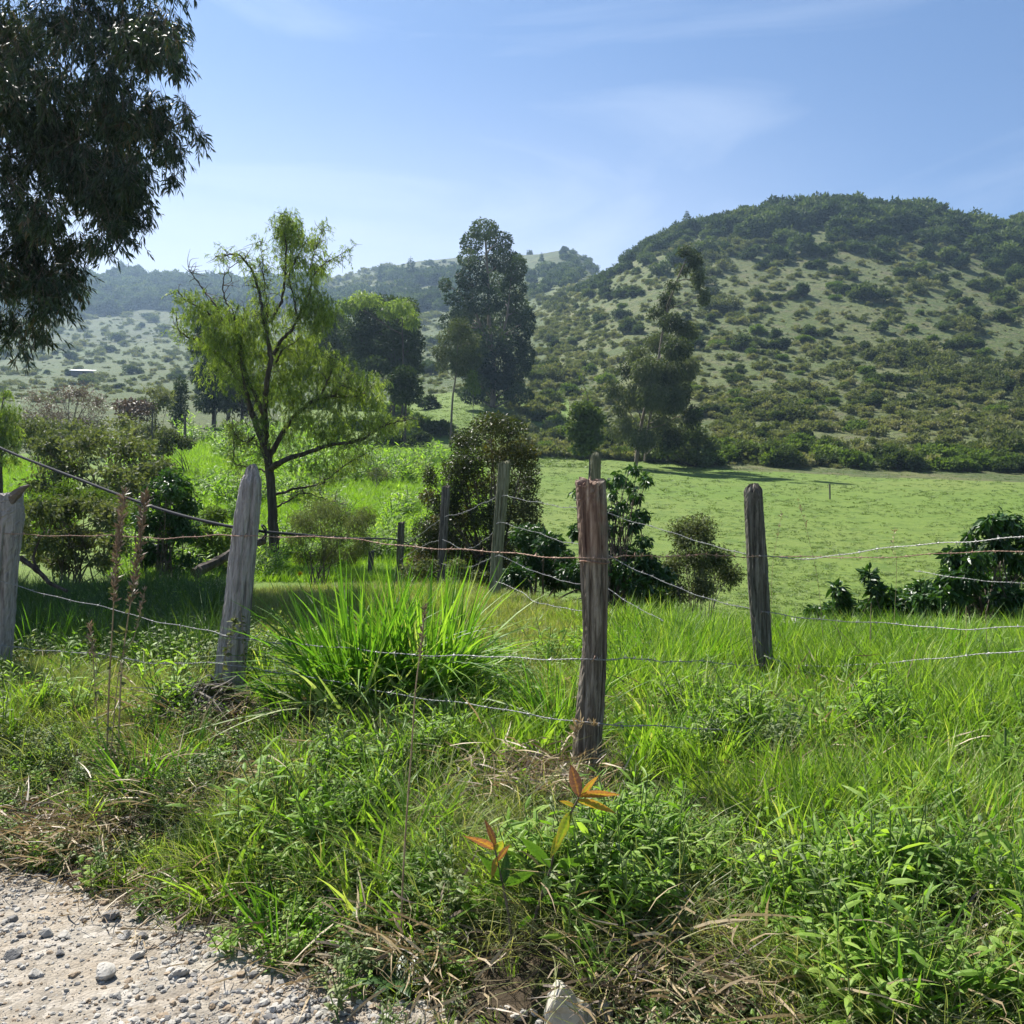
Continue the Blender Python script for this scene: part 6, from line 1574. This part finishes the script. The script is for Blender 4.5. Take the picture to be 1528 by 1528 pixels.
M_st1 = plain_mat('pale_stone', (.27, .255, .225), (.38, .36, .325), 16, .95, 0, .006)
M_st2 = plain_mat('grey_stone', (.12, .117, .112), (.20, .193, .185), 18, .95, 0, .006)
M_st3 = plain_mat('tan_stone', (.20, .15, .10), (.29, .23, .165), 18, .95, 0, .006)
rock('pale_mound', G(1182, 13.5), (.9, .7, .6), 'pale grey earth mound at the near edge of the pasture', M_st1, 3, cat='mound')
g = G(850, 2.68)
# wedge-shaped white rock: sloping lit face towards the left, shaded end to the right
vs = np.array([(-.08, -.05, -.03), (.09, -.06, -.03), (.11, .07, -.03), (-.08, .08, -.03), (-.075, -.03, .05), (-.030, -.034, .128), (-.012, -.030, .122), (.062, -.01, .065), (.085, .03, .02), (-.04, .05, .10)])
import bmesh
bm_ = bmesh.new()
for q_ in vs: bm_.verts.new(Vector([float(x) for x in q_]))
bmesh.ops.convex_hull(bm_, input=bm_.verts[:])
bmesh.ops.triangulate(bm_, faces=bm_.faces[:])
bmesh.ops.subdivide_edges(bm_, edges=bm_.edges[:], cuts=5, use_grid_fill=True)
for v_ in bm_.verts:
    q_ = v_.co.copy()
    v_.co = q_ + Vector((.014 * mnoise.noise(q_ * 22), .014 * mnoise.noise(q_ * 22 + Vector((5, 0, 0))), .016 * mnoise.noise(q_ * 17 + Vector((0, 9, 0))))) + Vector((.004 * mnoise.noise(q_ * 90), 0, .004 * mnoise.noise(q_ * 80)))
me_ = bpy.data.meshes.new('white_wedge_rock'); bm_.to_mesh(me_); bm_.free()
me_.materials.append(plain_mat('chalky_rock', (.36, .33, .265), (.47, .44, .365), 14, .95, 0, .004))
ro_ = bpy.data.objects.new('white_wedge_rock', me_); ro_.location = [float(x) for x in g]; col.objects.link(ro_)
tag(ro_, 'white wedge shaped rock half buried in straw on the verge', 'rock')
rock('stone', G(905, 2.70), (.07, .06, .05), 'small pale stone right next to the white wedge rock', M_st1, 8)
rock('stone', G(775, 2.72), (.05, .04, .04), 'small pale stone on the road side of the white wedge rock', M_st1, 9)
SG = 'loose stones lying on the gravel road'
st = [(165, 1385, 26, 2), (185, 1412, 22, 1), (213, 1395, 18, 2), (268, 1508, 28, 1), (20, 1442, 26, 2), (90, 1432, 14, 2), (70, 1405, 20, 1), (98, 1412, 18, 1), (125, 1370, 14, 1), (155, 1352, 14, 3), (20, 1385, 18, 2), (380, 1475, 14, 2), (420, 1470, 12, 2), (330, 1430, 16, 1), (240, 1375, 16, 1), (318, 1432, 12, 1), (290, 1458, 12, 2), (205, 1440, 20, 1), (155, 1465, 34, 1), (110, 1470, 16, 3), (60, 1460, 14, 1), (50, 1515, 20, 1), (360, 1500, 14, 3), (480, 1500, 12, 1), (450, 1440, 12, 2), (245, 1445, 14, 1), (30, 1405, 12, 2)]
adj = {1: 'pale angular stone lying loose on the gravel road', 2: 'dark grey stone lying loose on the gravel road', 3: 'tan stone lying loose on the gravel road'}
for k, (x, y, w_, t_) in enumerate(st):
    p = hit(x, y + w_ * .2, 2.4)
    if p is None: continue
    s = w_ * p[1] / F
    rock('road_stone', p, (s * 1.1, s * .9, s * .62), adj[t_], {1: M_st1, 2: M_st2, 3: M_st3}[t_], 40 + k, SG + {1: ', pale ones', 2: ', grey ones', 3: ', tan ones'}[t_], .3)

# gravel: everything too small to count
def pebble(seed, mat):
    r_ = np.random.default_rng(seed)
    th_ = np.linspace(0, 2 * np.pi, 8, endpoint=False); ph = np.linspace(-1.5, 1.5, 5)
    T_, Ph = np.meshgrid(th_, ph)
    d = np.stack([np.cos(T_) * np.cos(Ph), np.sin(T_) * np.cos(Ph), np.sin(Ph)], -1)
    nrm = unit(r_.normal(size=(9, 3))); off = r_.uniform(.6, .95, 9)
    rad = np.minimum(np.min(np.where(d @ nrm.T > .1, off / np.maximum(d @ nrm.T, .1), 9), -1), 1.2)
    b = MB(); i, j = np.meshgrid(np.arange(4), np.arange(8), indexing='ij'); j2 = (j + 1) % 8
    b.add((d * rad[..., None] * np.array([.5, .42, .3])).reshape(-1, 3), np.stack([i * 8 + j, i * 8 + j2, (i + 1) * 8 + j2, (i + 1) * 8 + j], -1).reshape(-1, 4))
    return b.mesh('pebble', mat)
P_peb = proto_set('pebble', [pebble(200 + i, [M_st1, M_st1, M_st2, M_st3][i % 4]) for i in range(8)])
X = rng.uniform(-3.6, .9, 120000); Y = rng.uniform(1.9, 4.6, 120000)
d = d_road(X, Y); k = (d < .22 * rng.random(len(X))) & (d > -2.4) & (np.abs(X / Y) < .75) & (rng.random(len(X)) < .45 + .55 * smooth(-.1, .25, fnoise(X * 1.9, Y * 1.9, 91))); X, Y = X[k], Y[k]
sz = (.0035 + .030 * rng.random(len(X)) ** 7) * (.8 + .5 * smooth(-.2, .4, fnoise(X * 1.2, Y * 1.2, 92)))
scatter('road_gravel', to3(X, Y) + np.array([0, 0, .001]), sz, P_peb, 8, 'loose pale gravel and chips covering the road surface', 'gravel', .3)

# small flowers
M_white = plain_mat('white_petals', (.70, .70, .64), (.82, .82, .78), 30)
M_yellow = plain_mat('yellow_petals', (.75, .45, .02), (.85, .58, .04), 30)
def flower(x, y, Y, mat, r, label):
    p = P(x, y, Y); g = float(H(p[0], Y)); p[2] = max(p[2], g + .04)
    root = empty('flower', (p[0], Y, g), label, 'flower')
    b = MB(); tube(b, np.array([[p[0], Y, g - .01], p]), .0012, 4); b.obj('stem', M_stem, root)
    n_ = 60; D = rand_unit(n_); b = MB()
    ribbons(b, np.repeat(p[None], n_, 0), D, up_side(D), r, r * .35, None, 2, p_leaf); b.obj('petals', mat, root)
for (x, y, Y, lb) in [(1147, 1495, 2.62, 'white ball flower in the dry straw near the road, left of its neighbour'), (1194, 1497, 2.62, 'white ball flower in the dry straw near the road, right of its neighbour'), (1165, 1373, 2.9, 'white ball flower between the wide bladed tuft and the leafy weeds'), (1468, 1362, 2.9, 'white ball flower at the far end of the verge, left of a second one'), (1515, 1366, 2.9, 'white ball flower at the very end of the verge'), (1005, 1378, 2.9, 'white ball flower beside the reddish seedlings')]:
    flower(x, y, Y, M_white, .014, lb)
flower(448, 856, 9.3, M_yellow, .03, 'yellow flower at the crest right of the willow trunk')

# dark trough in the meadow
p = hit(291, 664, 40)
b = MB(); box(b, p + [0, 0, .25], (.8, .35, .35), .3)
tag(b.obj('feed_trough', M_hose), 'low dark trough beside the thick stake in the left meadow', 'trough')

# ------------------------------------------------------------------ air
hz = MB()
box(hz, (0, 0, 135), (1380, 1380, 155))
hob = hz.obj('haze', [])
tag(hob, 'thin blue haze over the valley', 'haze', kind='stuff')
m = bpy.data.materials.new('valley_haze'); m.use_nodes = True; t = m.node_tree; t.nodes.clear()
out = t.nodes.new('ShaderNodeOutputMaterial'); pv = t.nodes.new('ShaderNodeVolumePrincipled')
pv.inputs['Color'].default_value = (.50, .72, 1.0, 1)
pv.inputs['Density'].default_value = .00025
pv.inputs['Anisotropy'].default_value = .45
t.links.new(pv.outputs[0], out.inputs['Volume'])
hob.data.materials.clear(); hob.data.materials.append(m)
print('done', len(bpy.data.objects))
